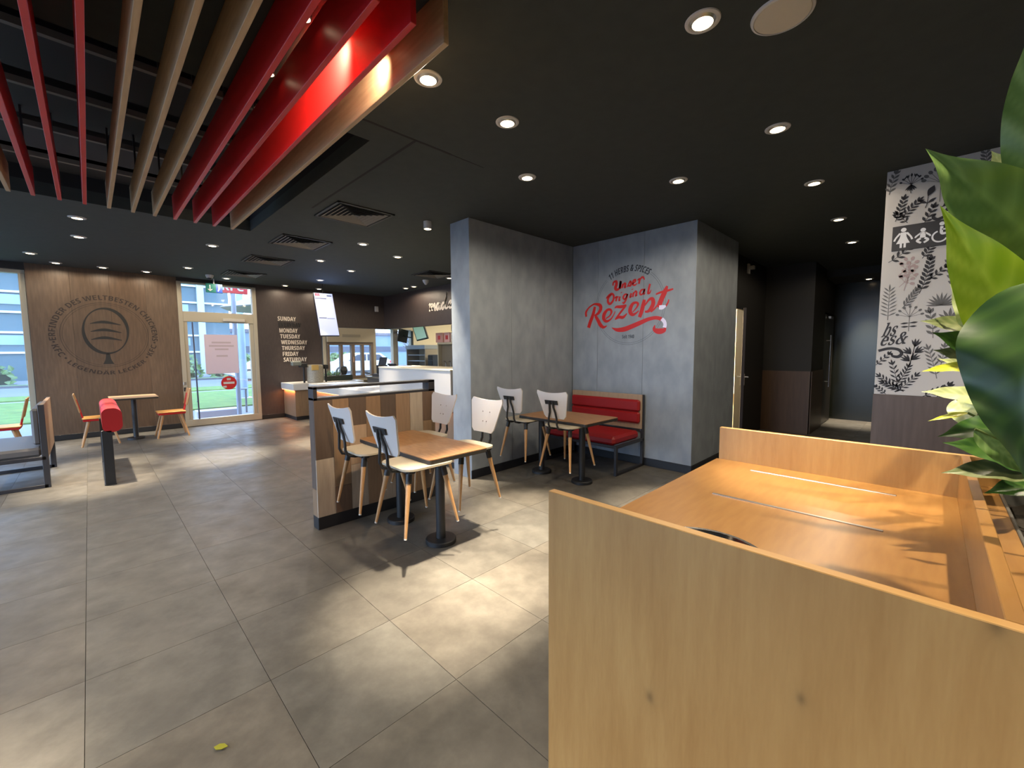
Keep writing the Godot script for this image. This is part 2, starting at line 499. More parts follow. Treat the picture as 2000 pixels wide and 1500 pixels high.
# ---------------------------------------------------------------- ceiling with its recess, slats, vents
const CE := 2.97
func build_ceiling():
	var x0 := -1.4; var x1 := 1.487; var z0 := -5.98; var z1 := -2.88
	var ce = struct("ceiling", bb(-4.8, CE, -10.8, x0, CE + 0.12, 3.2), M.ceil)
	obj("ceiling_slab", bb(x1, CE, -10.8, 12.4, CE + 0.12, 3.2), M.ceil, ce)
	obj("ceiling_slab", bb(x0, CE, -10.8, x1, CE + 0.12, z0), M.ceil, ce)
	obj("ceiling_slab", bb(x0, CE, z1, x1, CE + 0.12, 3.2), M.ceil, ce)
	obj("recess_lid", bb(x0 - 0.1, 3.42, z0 - 0.1, x1 + 0.1, 3.5, z1 + 0.1), M.void, ce)
	obj("recess_side", bb(x1, CE + 0.12, z0 - 0.1, x1 + 0.1, 3.42, z1 + 0.1), M.void, ce)
	obj("recess_side", bb(x0 - 0.1, CE + 0.12, z0 - 0.1, x0, 3.42, z1 + 0.1), M.void, ce)
	obj("recess_side", bb(x0, CE + 0.12, z0 - 0.1, x1, 3.42, z0), M.void, ce)
	obj("recess_side", bb(x0, CE + 0.12, z1, x1, 3.42, z1 + 0.1), M.void, ce)
	# dark boards in the recess, each with a bright front edge and an open gap
	for k in 4:
		var z := -3.5 - k * 0.71
		obj("recess_board", bb(x0, 3.22, z - 0.52, x1, 3.24, z), mat(Color(0.13, 0.128, 0.125), 0.8), ce)
		obj("recess_rail", bb(x0, 3.2, z - 0.005, x1, 3.24, z + 0.03), mat(Color(0.42, 0.40, 0.37), 0.6), ce)
	# joints of the access panels, thin black strips
	var seams := [[1.30, -2.661, 2.02, -2.641], [1.707, -4.6, 1.727, -2.65], [2.02, -2.655, 2.35, -2.647]]
	for q in seams:
		obj("panel_joint", bb(q[0], CE - 0.0012, q[1], q[2], CE + 0.004, q[3]), M.void, ce)
	# slats
	var xs := [-0.363, -0.236, -0.092, 0.052, 0.200, 0.355, 0.503, 0.650, 0.803, 0.955, 1.108]
	var red := [0, 1, 1, 1, 0, 0, 0, 1, 1, 1, 0]
	var lab := ["pale wooden ceiling slat beyond the three pink-lit red slats, farthest from the downlights by the grey block",
		"red ceiling slat beside the farthest wooden slat, first of the three red slats above the emblem wall", "red ceiling slat in the middle of the three red slats above the emblem wall",
		"red ceiling slat next to the row of three wooden slats, hanging above the emblem wall", "wooden ceiling slat between red slat and two more wooden slats, first of three",
		"wooden ceiling slat in the middle of three wooden slats between the red groups", "wooden ceiling slat beside the deep red slats, last of three wooden ones",
		"deep red ceiling slat next to the three wooden slats, farthest from the outer wooden slat", "deep red ceiling slat in the middle of the three near the outer wooden slat",
		"deep red ceiling slat with the bright lamp glare, beside the outermost wooden slat", "outermost wooden ceiling slat beside the black recess and the ceiling vents"]
	for k in 11:
		var t = thing("ceiling_slat", lab[k], "slat", Vector3(xs[k], 0, 0), 0.0, "hanging red and wooden ceiling slats")
		obj("board", bb(-0.0125, 2.74, -5.12, 0.0125, 2.955, -1.47, 0.002), M.slatred if red[k] else M.slatwood, t)
		for z in [-4.6, -3.0, -1.8]:
			obj("hanger", bb(-0.006, 2.955, z - 0.01, 0.006, 3.22 if z < -2.9 else CE, z + 0.01), M.frame, t)
	# spotlights tucked between the slats
	for q in [[0.73, -1.95, "small track spot tucked beside the deep red slat nearest the camera"], [0.73, -2.45, "small white track spot between two deep red slats, farther from the camera"], [1.03, -1.86, "bright track spot between the outermost wooden slat and red slat"]]:
		var t = thing("track_spot", q[2], "spotlight", Vector3(q[0], CE, q[1]), 0.0, "track spots between the slats")
		var st := mb(); lathe(st, [Vector2(0.0, 0), Vector2(0.026, 0), Vector2(0.026, -0.075), Vector2(0.022, -0.078)], 20)
		obj("housing", st, M.white, t)
		var d := mb(); lathe(d, [Vector2(0.0225, -0.077), Vector2(0.0, -0.077)], 20)
		obj("lens", d, glow(Color(1, 0.85, 0.7), 3.0), t)
	var sp := spot(Vector3(0.86, 2.93, -1.98), Vector3(0.95, 2.80, -2.22), 3.2, 60.0)
	sp.name = "slat_spot"; sp.light_color = Color(1.0, 0.82, 0.62)
	var sp2 := spot(Vector3(1.03, 2.88, -1.90), Vector3(1.105, 2.78, -2.1), 0.35, 60.0)
	sp2.name = "slat_spot_outer"
	# ceiling vents: a frame and concentric square louvres
	var vl := ["square ceiling air vent nearest the camera, beside the panel joint", "second square ceiling air vent in the row, beyond the nearest one", "third square ceiling air vent in the row towards the glass door", "farthest square ceiling air vent in the row, close to the glass door"]
	var vz := [-4.51, -6.13, -7.68, -9.32]
	for k in 4:
		var t = thing("ceiling_vent", vl[k], "vent", Vector3([2.125, 2.11, 2.135, 2.165][k], CE, vz[k]), 0.0, "square ceiling vents in a row")
		vent(t)
	var t5 = thing("ceiling_vent", "dark ceiling air vent in front of the serving counter sign", "vent", Vector3(4.8, CE, -6.9), 0.0, "square ceiling vents in a row")
	vent(t5)
	# round speaker
	var sk = thing("ceiling_speaker", "round white loudspeaker cover set flat in the dark ceiling", "speaker", Vector3(2.26, CE, -0.545))
	var st2 := mb(); lathe(st2, [Vector2(0.0, -0.012), Vector2(0.108, -0.010), Vector2(0.112, -0.006), Vector2(0.112, 0.0)], 48)
	obj("grille", st2, mat(Color(0.74, 0.71, 0.66), 0.7), sk)
	var st3 := mb(); lathe(st3, [Vector2(0.112, 0.0), Vector2(0.112, -0.011), Vector2(0.121, -0.008), Vector2(0.124, 0.0)], 48)
	obj("rim", st3, M.white, sk)
	# dome cameras and sensors
	var cams := [[1.72, -9.86, "white dome camera on the ceiling in front of the glass door"], [5.05, -7.55, "white sensor cone on the ceiling near the counter sign"]]
	for q in cams:
		var t = thing("dome_camera", q[2], "camera", Vector3(q[0], CE, q[1]))
		var b := mb(); lathe(b, [Vector2(0.0, -0.055), Vector2(0.05, -0.055), Vector2(0.065, -0.02), Vector2(0.068, 0)], 24)
		obj("base", b, M.white, t)
		var e := mb(); lathe(e, [Vector2(0.0, -0.10), Vector2(0.026, -0.088), Vector2(0.038, -0.055)], 20)
		obj("dome", e, M.black if q[0] < 3.0 else M.white, t)

func vent(t: Node3D):
	var fr := mb()
	var s := 0.31
	for a in 4:
		var xf := Transform3D(Basis(Vector3.UP, a * PI / 2), Vector3.ZERO)
		box(fr, Vector3(0, -0.006, s - 0.014), Vector3(2 * s, 0.012, 0.028), 0.002, xf)
	obj("frame", fr, M.dark, t)
	obj("backing", bb(-s, -0.002, -s, s, 0.0, s), M.void, t)
	for k in 6:
		var r := 0.262 - k * 0.045
		var lv := mb()
		for a in 4:
			var xf := Transform3D(Basis(Vector3.UP, a * PI / 2), Vector3.ZERO)
			quad(lv, xf * Vector3(-r, -0.014, r), xf * Vector3(r, -0.014, r), xf * Vector3(r - 0.026, -0.003, r - 0.026), xf * Vector3(-r + 0.026, -0.003, r - 0.026), (xf.basis * Vector3(0, -0.92, -0.39)).normalized())
		obj("louvre", lv, mat(Color(0.40, 0.38, 0.35), 0.6), t)

func spot(p: Vector3, to: Vector3, e: float, ang: float, parent: Node = null) -> SpotLight3D:
	var l := SpotLight3D.new(); l.name = "spot"
	l.light_energy = e; l.light_color = WARM; l.spot_angle = ang; l.spot_angle_attenuation = 1.0
	l.spot_range = 25.0; l.spot_attenuation = 2.0; l.light_size = 0.035; l.shadow_enabled = true
	if parent == null:
		add_child(l, true)
	else:
		parent.add_child(l, true)
	var d := (to - p).normalized()
	l.position = p
	l.basis = Basis.looking_at(d, Vector3.BACK if absf(d.y) > 0.9 else Vector3.UP)
	return l

# ---------------------------------------------------------------- downlights
func build_lamps():
	var lm := glow(Color(1.0, 0.88, 0.70), 9.0)
	var L := [
		[2.05, -0.81, 0.38, "recessed ceiling downlight beside the round white speaker"],
		[1.395, -2.02, 1.0, "recessed downlight with a white ring beside the end of the outermost wooden slat"],
		[2.01, -2.03, 1.0, "recessed downlight with a white ring, second one from the outermost wooden slat"],
		[3.36, -0.81, 0.6, "recessed downlight between the round speaker and the grey block corner"],
		[2.74, -2.53, 1.0, "recessed downlight above the table in the grey alcove, nearest the wooden slats"],
		[3.74, -1.65, 0.8, "recessed downlight in front of the red lettering wall"],
		[4.67, -0.82, 0.8, "recessed downlight just in front of the patterned white wall"],
		[6.15, -0.83, 0.4, "recessed downlight at the mouth of the dark corridor"],
		[7.58, -0.86, 0.3, "recessed downlight deeper inside the dark corridor, beyond the one at its mouth"],
		[0.0, -6.69, 0.8, "glaring cluster downlight closest to the red slat ends"],
		[0.0, -7.75, 0.8, "glaring downlight just beyond the cluster near the slat ends"],
		[-0.52, -9.48, 0.8, "downlight on the ceiling by the tall side window"],
		[1.297, -7.13, 0.9, "downlight alone on the dark ceiling between slats and vents"],
		[2.755, -5.62, 0.9, "downlight beside the second ceiling vent, nearest the grey block"],
		[3.505, -6.0, 0.9, "downlight above the white counter, closest to the white cylinder lamp"],
		[2.74, -7.09, 0.9, "downlight beside the third ceiling vent"],
		[3.48, -7.6, 0.9, "downlight above the counter, midway to the menu screen"],
		[3.455, -9.0, 0.8, "downlight above the hanging menu screen, nearer the camera of two"],
		[-0.29, -10.2, 0.45, "wall-washer downlight over the emblem wall nearest the window"],
		[0.26, -10.2, 0.45, "wall-washer downlight over the middle of the emblem wall"],
		[0.83, -10.2, 0.45, "wall-washer downlight over the emblem wall nearest the glass door"],
		[1.31, -9.25, 0.9, "downlight in front of the glass door, before the dome camera"],
		[2.03, -10.05, 0.7, "downlight right at the top of the glass door beside the dome camera"],
		[3.17, -10.25, 0.5, "downlight over the wall with the white weekday lettering"],
		[3.9, -10.25, 0.4, "downlight behind the top of the hanging menu screen"],
		[5.33, -8.8, 0.6, "twin downlight in front of the counter sign, farther of the pair"],
		[5.33, -8.45, 0.6, "twin downlight in front of the counter sign, nearer of the pair"],
		[5.25, -7.0, 0.5, "downlight cut off by the grey block edge, near the counter sign"]]
	var dim := {2.74: 0.3, 3.74: 0.65, 2.01: 0.65, 3.36: 0.55, 4.67: 0.5, 6.15: 0.4, -0.29: 0.6, 0.26: 0.6, 0.83: 0.6, 3.17: 0.7}
	for q in L:
		var t = thing("downlight", q[3], "lamp", Vector3(q[0], CE, q[1]), 0.0, "recessed ceiling downlights")
		downlight(t, lm)
		# wall washers stand close to the wall and lean on it a little
		var to := Vector3(0.06, -2.03, 0.50) if q[0] == 2.05 else Vector3(0, -3, 0)
		spot(Vector3(0, -0.03, 0), to, LAMP * 2.3 * (q[2] if q[1] > -8.0 else q[2] * 0.5), 15.5, t)
		var sl := spot(Vector3(0, -0.031, 0), Vector3(0, -3, 0), LAMP * 0.13 * (q[2] if q[1] > -5.0 else q[2] * 0.45) * dim.get(q[0], 1.0), 86.0, t)
		sl.spot_angle_attenuation = 0.3
	# lamps of the same rows, above and behind the camera
	for p in [[-0.8, 1.6, "ceiling downlight above the open floor behind the viewer", 0.8], [-2.3, -3.0, "ceiling downlight beyond the pink-red slats, outside the picture", 0.8], [-2.3, -6.0, "ceiling downlight over the window bench, outside the picture", 0.8], [3.3, 0.9, "ceiling downlight in front of the patterned wall, outside the picture", 0.3], [0.6, 2.3, "ceiling downlight near the south wall, outside the picture", 0.3], [-2.6, -0.6, "ceiling downlight near the tall west windows, outside the picture", 0.8]]:
		var t = thing("downlight", p[2], "lamp", Vector3(p[0], CE, p[1]), 0.0, "downlights behind the camera")
		downlight(t, lm)
		spot(Vector3(0, -0.03, 0), Vector3(0, -3, 0), LAMP * p[3], 66.0, t)
	var t2 = thing("downlight", "ceiling downlight above the kiosk planter, outside the picture", "lamp", Vector3(1.45, CE, 0.55), 0.0, "recessed ceiling downlights")
	downlight(t2, lm)
	spot(Vector3(0, -0.03, 0), Vector3(0.1, -2.03, -0.62), LAMP * 0.5, 28.0, t2)
	var t3 = thing("downlight", "ceiling downlight beyond the outermost pink-lit slat, just outside the picture", "lamp", Vector3(-0.75, CE, -2.1), 0.0, "recessed ceiling downlights")
	downlight(t3, lm)
	spot(Vector3(0, -0.03, 0), Vector3(0, -3, 0), LAMP * 1.6, 16.0, t3)
	# surface-mounted white cylinder
	var c = thing("cylinder_lamp", "white cylinder lamp hanging just under the ceiling by the grey block", "lamp", Vector3(2.83, CE, -4.17))
	var st := mb(); lathe(st, [Vector2(0.0, 0), Vector2(0.046, 0), Vector2(0.046, -0.085), Vector2(0.040, -0.085), Vector2(0.040, -0.06)], 28)
	obj("housing", st, M.white, c)
	var d := mb(); lathe(d, [Vector2(0.040, -0.078), Vector2(0.0, -0.078)], 24)
	obj("lens", d, lm, c)
	spot(Vector3(0, -0.09, 0), Vector3(0, -3, 0), LAMP * 1.4, 22.0, c)
	# corridor lamp on its lower ceiling
	var k = thing("downlight", "downlight at the far end of the corridor washing the dark end wall", "lamp", Vector3(10.75, 2.84, -0.93))
	downlight(k, lm)
	spot(Vector3(0, -0.03, 0), Vector3(0.25, -3, 0), LAMP * 1.4, 26.0, k)

func downlight(t: Node3D, lm: Material):
	var a := mb(); lathe(a, [Vector2(0.056, 0.0), Vector2(0.056, -0.004), Vector2(0.062, -0.008), Vector2(0.074, -0.005), Vector2(0.076, 0.0)], 32)
	obj("trim_ring", a, M.white, t)
	var b := mb(); lathe(b, [Vector2(0.044, -0.012), Vector2(0.056, -0.002)], 28)
	obj("reflector", b, M.steel, t)
	var d := mb(); lathe(d, [Vector2(0.046, -0.010), Vector2(0.0, -0.016)], 28)
	obj("lens", d, lm, t)

# ---------------------------------------------------------------- grey panelled block
func panels_z(w: Node, z: float, cuts: Array, y0: float, y1: float):   # facing +Z
	for i in cuts.size() - 1:
		obj("panel", bb(cuts[i] + 0.0015, y0, z - 0.008, cuts[i + 1] - 0.0015, y1, z, 0.001), M.concrete[i % 3], w)

func panels_x(w: Node, x: float, cuts: Array, y0: float, y1: float):   # facing -X
	for i in cuts.size() - 1:
		obj("panel", bb(x, y0, cuts[i] + 0.0015, x + 0.008, y1, cuts[i + 1] - 0.0015, 0.001), M.concrete[(i + 1) % 3], w)

func build_grey_block():
	var a = struct("wall_north_alcove", bb(3.08, 0, -4.06, 6.45, CE, -3.735), M.frame)
	panels_z(a, -3.725, [3.07, 3.74, 4.38, 4.995], 0.10, CE)
	panels_x(a, 3.07, [-4.065, -3.725], 0.0, CE)
	obj("skirting", bb(3.06, 0, -3.726, 5.0, 0.10, -3.715, 0.002), mat(Color(0.10, 0.11, 0.14), 0.5), a)
	var b = struct("wall_east_alcove", bb(5.008, 0, -3.735, 6.45, CE, -1.978), M.frame)
	panels_x(b, 5.0, [-3.725, -3.30, -2.62, -1.97], 0.10, CE)
	panels_z(b, -1.97, [5.0, 5.72, 6.45], 0.10, CE)
	obj("skirting", bb(4.99, 0, -3.715, 5.001, 0.10, -1.96, 0.002), mat(Color(0.10, 0.11, 0.14), 0.5), b)
	obj("skirting", bb(4.99, 0, -1.971, 6.45, 0.10, -1.96, 0.002), mat(Color(0.10, 0.11, 0.14), 0.5), b)
	# the printed round emblem with brush lettering
	var t = thing("wall_lettering", "red brush lettering with a thin grey ring printed on the grey panel wall", "lettering", Vector3(0, 0, 0))
	var xf := plane_x(4.9985)
	var rg := mb()
	for w in [0.500, 0.478]:
		ring(rg, Vector2(-2.829, 2.06), w, 0.0045, xf, deg_to_rad(-172), deg_to_rad(52))
		ring(rg, Vector2(-2.829, 2.06), w, 0.0045, xf, deg_to_rad(132), deg_to_rad(176), 20)
	obj("ring", rg, mat(Color(0.36, 0.39, 0.43), 0.6), t)
	var arc := mb()
	arc_text(arc, "11 HERBS & SPICES", 0.082, Vector2(-2.829, 2.03), 0.474, 0.60, xf, 0.12)
	obj("arc_text", arc, mat(Color(0.11, 0.14, 0.20), 0.6), t)
	var se := mb()
	letters(se, "Seit 1940", 0.05, xf, func(p, s): return Vector2(-2.915 + p.x * 0.175 / s.x, 1.642 + p.y * 0.05 / s.y), "Droid Sans", true, 0.001)
	obj("date_text", se, mat(Color(0.24, 0.27, 0.32), 0.6), t)
	var rd := mb()
	var red := [
	[356,2092,40,324,1981,50,278,1877,53,253,1807,52],
	[213,1963,30,208,2024,33,255,2085,23,331,2125,23,389,2124,33,441,2099,50,448,2050,50,408,1997,40,349,1969,20],
	[366,1964,40,409,1899,50,451,1834,52,500,1803,37,552,1822,8],
	[535,1919,16,594,1954,20,619,2003,33,600,2035,31,554,2032,35,508,1983,52,500,1921,51,540,1881,37,603,1902,23,646,1950,15,676,2006,12],
	[668,2047,11,695,2064,31,763,2060,41,842,2072,28],
	[824,2059,27,757,1987,29,682,1901,24],
	[674,1894,7,735,1925,37,796,1921,39,851,1967,13],
	[932,1978,13,985,2030,20,1006,2073,33,984,2096,30,934,2086,40,900,2030,53,899,1977,53,936,1945,40,986,1965,23,1018,1992,12],
	[1093,2124,40,1077,2055,53,1057,1979,53,1030,1907,47],
	[1098,2047,16,1158,2118,31,1202,2120,48,1212,2063,53,1181,2002,51,1141,1973,33,1103,1973,24],
	[1182,1964,24,1242,2010,20,1287,2075,11],
	[1388,2261,27,1359,2192,61,1322,2116,63,1294,2044,61,1290,2013,40],
	[1245,2176,20,1311,2194,27,1401,2206,27,1464,2218,19],
	[1373,2016,20,1401,2060,21,1413,2098,13],
	[624,1792,4,707,1760,47,814,1763,63,931,1798,60,1046,1838,57,1150,1874,48,1251,1887,44,1326,1867,48],
	[1379,1762,20,1360,1731,53,1315,1719,70,1268,1724,63,1230,1752,40,1243,1799,7],
	[637,2348,19,645,2390,24,685,2399,33,690,2364,43,676,2309,43,703,2288,33,739,2316,28,755,2394,33,743,2319,34,759,2300,13],
	[787,2359,28,771,2302,28],
	[774,2319,19,805,2356,24,823,2348,28,814,2308,26,837,2316,11],
	[849,2307,15,892,2374,24,904,2346,24,895,2321,26,863,2320,17],
	[921,2337,13,962,2363,21,962,2387,24,936,2376,26,929,2336,26,956,2319,21,989,2339,11],
	[992,2376,13,1022,2389,25,1014,2330,28],
	[1016,2360,17,1049,2404,24,1073,2401,26,1090,2371,11],
	[534,2188,15,569,2220,28,618,2244,28,651,2213,30,640,2150,30,595,2111,34,563,2142,34,569,2192,28,618,2233,17],
	[664,2180,13,694,2194,25,685,2137,26],
	[689,2167,17,720,2202,21],
	[744,2197,26,733,2147,26,753,2152,11],
	[763,2249,25,767,2241,25],
	[847,2216,21,813,2212,23,792,2178,25,812,2154,23,839,2181,19,854,2217,23,837,2153,26,805,2106,26,781,2116,13],
	[909,2222,26,894,2174,26,914,2182,11],
	[923,2274,25,926,2266,25],
	[944,2231,26,930,2171,26],
	[933,2199,17,966,2240,21,983,2225,26,973,2183,23,996,2193,9],
	[1083,2253,17,1050,2247,23,1031,2213,26,1044,2190,23,1073,2206,19,1094,2254,23,1083,2197,26,1102,2203,9],
	[1165,2312,26,1150,2251,28,1142,2199,26,1165,2203,19,1181,2238,9]]
	for r in red:
		stroke(rd, brush(r), xf, 10, rng.randf() * 0.0004)
	obj("brush_text", rd, M.redprint, t)
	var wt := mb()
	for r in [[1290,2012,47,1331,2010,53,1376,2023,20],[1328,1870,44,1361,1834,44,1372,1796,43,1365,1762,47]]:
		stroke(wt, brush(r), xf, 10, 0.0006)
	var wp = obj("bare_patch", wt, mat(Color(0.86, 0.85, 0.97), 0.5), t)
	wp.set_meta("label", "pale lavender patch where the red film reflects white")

func brush(r: Array) -> Array:
	var p := []
	for i in range(0, r.size(), 3):
		p.append(Vector3(r[i] * 0.001 - 3.7, r[i + 1] * 0.001, r[i + 2] * 0.001))
	return p

# text bent round a circle; span is the half angle it fills
func arc_text(st: SurfaceTool, text: String, h: float, c: Vector2, r: float, half: float, xf: Transform3D, slant := 0.0, mid := PI / 2, inside := false):
	letters(st, text, h, xf, func(p, s):
		var k: float = p.x / s.x + slant * (p.y / s.y - 0.5) * h / (r * half * 2.0)
		if inside:
			var a := mid - half + 2.0 * half * k
			return c + Vector2(cos(a), sin(a)) * (r + h * (1.0 - p.y / s.y))
		var a2 := mid + half - 2.0 * half * k
		return c + Vector2(cos(a2), sin(a2)) * (r + h * p.y / s.y), "Droid Sans", true, 0.001)

# ---------------------------------------------------------------- white wall with printed herbs
func sprig(st: SurfaceTool, c: Vector2, len: float, ang: float, n: int, ll: float, lw: float, xf: Transform3D, bend := 0.07, open := 0.9, st_w := 0.004):
	# a stem with paired leaves
	var d := Vector2.from_angle(ang)
	var m := Vector2(-d.y, d.x)
	var pts := []
	for i in 5:
		var t := i / 4.0
		var p := c + d * len * (t - 0.5) + m * bend * len * t * t
		pts.append(Vector3(p.x, p.y, st_w * (1.2 - 0.7 * t)))
	stroke(st, pts, xf, 4)
	for i in n:
		var t := 0.15 + 0.85 * i / (n - 1.0)
		var p := c + d * len * (t - 0.5) + m * bend * len * t * t
		var tan := (d + m * 2.0 * bend * t).angle()
		for s in [-1.0, 1.0]:
			var a: float = tan + s * open * (1.0 - 0.35 * t)
			var l := ll * (1.0 - 0.35 * absf(t - 0.45))
			leaf_print(st, p, a, l, lw, xf)
	var e := c + d * len * 0.5 + m * bend * len
	leaf_print(st, e, (d + m * 2.0 * bend).angle(), ll, lw, xf)

func leaf_print(st: SurfaceTool, p: Vector2, a: float, l: float, w: float, xf: Transform3D):
	var d := Vector2.from_angle(a) * l
	stroke(st, [Vector3(p.x, p.y, 0.001), Vector3(p.x + d.x * 0.3, p.y + d.y * 0.3, w * 0.75), Vector3(p.x + d.x * 0.62, p.y + d.y * 0.62, w), Vector3(p.x + d.x, p.y + d.y, 0.0005)], xf, 3)

func umbel(st: SurfaceTool, c: Vector2, stem: float, r: float, n: int, spread: float, blob: float, xf: Transform3D, ang := PI / 2):
	var d := Vector2.from_angle(ang)
	stroke(st, [Vector3(c.x - d.x * stem, c.y - d.y * stem, 0.004), Vector3(c.x, c.y, 0.004)], xf)
	for i in n:
		var a := ang + spread * (i / (n - 1.0) - 0.5) * 2.0
		var e := c + Vector2.from_angle(a) * r * (1.0 - 0.15 * absf(i / (n - 1.0) - 0.5))
		stroke(st, [Vector3(c.x, c.y, 0.003), Vector3(e.x, e.y, 0.003)], xf)
		disc(st, e, blob, blob * 0.75, xf, 10, a, 0.0001)

func fan(st: SurfaceTool, c: Vector2, r: float, n: int, w: float, xf: Transform3D, ang := PI / 2, spread := 1.5):
	for i in n:
		leaf_print(st, c, ang + spread * (i / (n - 1.0) * 2.0 - 1.0), r * (1.0 - 0.3 * absf(i / (n - 1.0) - 0.5)), w, xf)

func build_printed_wall():
	var w = struct("wall_right", bb(4.862, 0, -0.335, 11.2, CE, 1.9), M.dark)
	obj("white_panel", bb(4.85, 1.092, -0.340, 4.863, CE, 1.9, 0.001), M.paper, w)
	obj("panel_edge", bb(4.863, 1.092, -0.341, 4.88, CE, -0.335), M.paper, w)
	obj("wood_dado", bb(4.835, 0.0, -0.345, 4.862, 1.09, 1.9, 0.002), M.dado, w)
	var t = thing("wall_print", "black printed herb sprigs and script words on the white wall panel", "wall print")
	var xf := plane_x(4.8485)
	var k := mb()
	var g := mb()
	var pk := mb()
	sprig(g, Vector2(-0.312, 2.86), 0.16, 1.45, 5, 0.05, 0.016, xf, -0.1)
	umbel(k, Vector2(-0.188, 2.83), 0.07, 0.075, 7, 1.15, 0.010, xf)
	for i in 6: leaf_print(k, Vector2(-0.188, 2.83), PI / 2 + (i - 2.5) * 0.28 + PI, 0.055, 0.010, xf)
	for i in 5: leaf_print(k, Vector2(-0.235 + 0.024 * i, 2.872 + 0.008 * (2 - absf(i - 2))), 1.1 + 0.25 * i, 0.035, 0.009, xf)
	umbel(g, Vector2(-0.015, 2.80), 0.15, 0.115, 9, 1.2, 0.017, xf)
	leaf_print(k, Vector2(-0.085, 2.71), 1.15, 0.085, 0.042, xf)
	leaf_print(k, Vector2(-0.085, 2.655), 2.6, 0.06, 0.02, xf); leaf_print(k, Vector2(-0.085, 2.655), 0.6, 0.06, 0.02, xf)
	stroke(k, [Vector3(-0.095, 2.62, 0.005), Vector3(-0.085, 2.66, 0.005), Vector3(-0.083, 2.72, 0.004)], xf)
	sprig(k, Vector2(-0.245, 2.63), 0.17, 1.25, 6, 0.05, 0.015, xf, 0.06)
	sprig(k, Vector2(-0.195, 2.62), 0.16, 0.95, 6, 0.05, 0.015, xf, -0.06)
	sprig(k, Vector2(-0.225, 2.565), 0.10, 2.2, 4, 0.045, 0.014, xf)
	sprig(k, Vector2(-0.07, 2.55), 0.12, 1.1, 4, 0.05, 0.018, xf)
	sprig(g, Vector2(0.105, 2.73), 0.20, 1.6, 6, 0.05, 0.010, xf, 0.05, 1.4)
	sprig(k, Vector2(-0.22, 2.26), 0.18, 0.5, 5, 0.055, 0.018, xf, 0.2)
	sprig(k, Vector2(-0.06, 2.27), 0.12, 1.0, 5, 0.05, 0.018, xf)
	for i in 5: umbel(pk, Vector2(-0.19 + 0.02 * (i % 3), 2.04 + 0.035 * i), 0.05, 0.055, 4, 1.2, 0.016, xf, 1.57 + 0.7 * (i % 3 - 1))
	stroke(pk, [Vector3(-0.19, 1.97, 0.005), Vector3(-0.17, 2.08, 0.005), Vector3(-0.16, 2.2, 0.004)], xf)
	sprig(k, Vector2(-0.055, 2.06), 0.26, 1.25, 8, 0.055, 0.020, xf, 0.12)
	sprig(k, Vector2(-0.0, 2.08), 0.12, 0.7, 4, 0.045, 0.016, xf)
	fan(g, Vector2(0.035, 1.83), 0.105, 11, 0.014, xf)
	sprig(g, Vector2(-0.28, 1.85), 0.24, 1.57, 8, 0.065, 0.010, xf, 0.0, 1.15)
	sprig(g, Vector2(-0.15, 1.885), 0.15, 0.95, 6, 0.055, 0.014, xf, 0.1, 0.7, 0.005)
	umbel(g, Vector2(-0.145, 1.75), 0.12, 0.085, 7, 1.3, 0.012, xf)
	for s in [0.0, PI]: leaf_print(k, Vector2(-0.145, 1.70), s + 0.1, 0.055, 0.014, xf); leaf_print(k, Vector2(-0.145, 1.67), s + 0.05, 0.05, 0.014, xf)
	sprig(g, Vector2(0.0, 1.67), 0.20, 1.6, 5, 0.06, 0.020, xf, 0.1)
	fan(g, Vector2(0.09, 1.71), 0.10, 5, 0.018, xf, PI / 2, 0.9)
	for q in [[-0.10, 1.50, 1.4], [-0.10, 1.45, 0.7], [-0.12, 1.44, 2.3], [-0.125, 1.38, 2.4], [-0.12, 1.39, 0.8]]: fan(k, Vector2(q[0], q[1]), 0.075, 4, 0.013, xf, q[2], 0.5)
	stroke(k, [Vector3(-0.15, 1.28, 0.006), Vector3(-0.12, 1.38, 0.006), Vector3(-0.10, 1.52, 0.005)], xf)
	sprig(k, Vector2(-0.30, 1.385), 0.12, 0.8, 4, 0.04, 0.013, xf)
	for q in [[-0.20, 1.24, 1.7, 0.22], [-0.24, 1.19, 2.3, 0.16], [-0.14, 1.18, 0.8, 0.18], [-0.16, 1.25, 1.1, 0.16], [-0.21, 1.16, 2.6, 0.14]]: sprig(k, Vector2(q[0], q[1]), q[3], q[2], 6, 0.05, 0.012, xf)
	sprig(k, Vector2(-0.29, 1.125), 0.08, 2.3, 4, 0.035, 0.012, xf)
	sprig(g, Vector2(0.02, 1.36), 0.24, 1.75, 7, 0.055, 0.012, xf); sprig(g, Vector2(0.07, 1.42), 0.14, 1.4, 5, 0.05, 0.012, xf)
	for q in [[0.02, 1.12, 0.5], [0.08, 1.13, 0.9]]: sprig(k, Vector2(q[0], q[1]), 0.12, q[2], 4, 0.05, 0.016, xf)
	sprig(g, Vector2(0.10, 2.06), 0.20, 1.7, 5, 0.06, 0.024, xf)
	sprig(g, Vector2(0.225, 2.89), 0.16, 1.6, 6, 0.05, 0.016, xf)
	for i in 60:   # the pattern goes on outside the picture
		var p := Vector2(0.32 + rng.randf() * 1.5, 1.15 + rng.randf() * 1.75)
		if i % 3 == 0: fan(g, p, 0.09, 8, 0.014, xf)
		else: sprig(k if i % 2 else g, p, 0.18, 1.0 + rng.randf(), 6, 0.055, 0.015, xf)
	obj("black_sprig", k, M.print, t)
	obj("grey_sprig", g, M.printgrey, t)
	obj("pink_sprig", pk, mat(Color(0.62, 0.55, 0.56), 0.6), t)
	var sc := mb()
	var it := func(x: float, y: float, w: float, h: float): return func(p, s): return Vector2(x + p.x * w / s.x + 0.3 * p.y * h / s.y, y + (p.y / s.y) * h + (x + p.x * w / s.x - x) * 0.12)
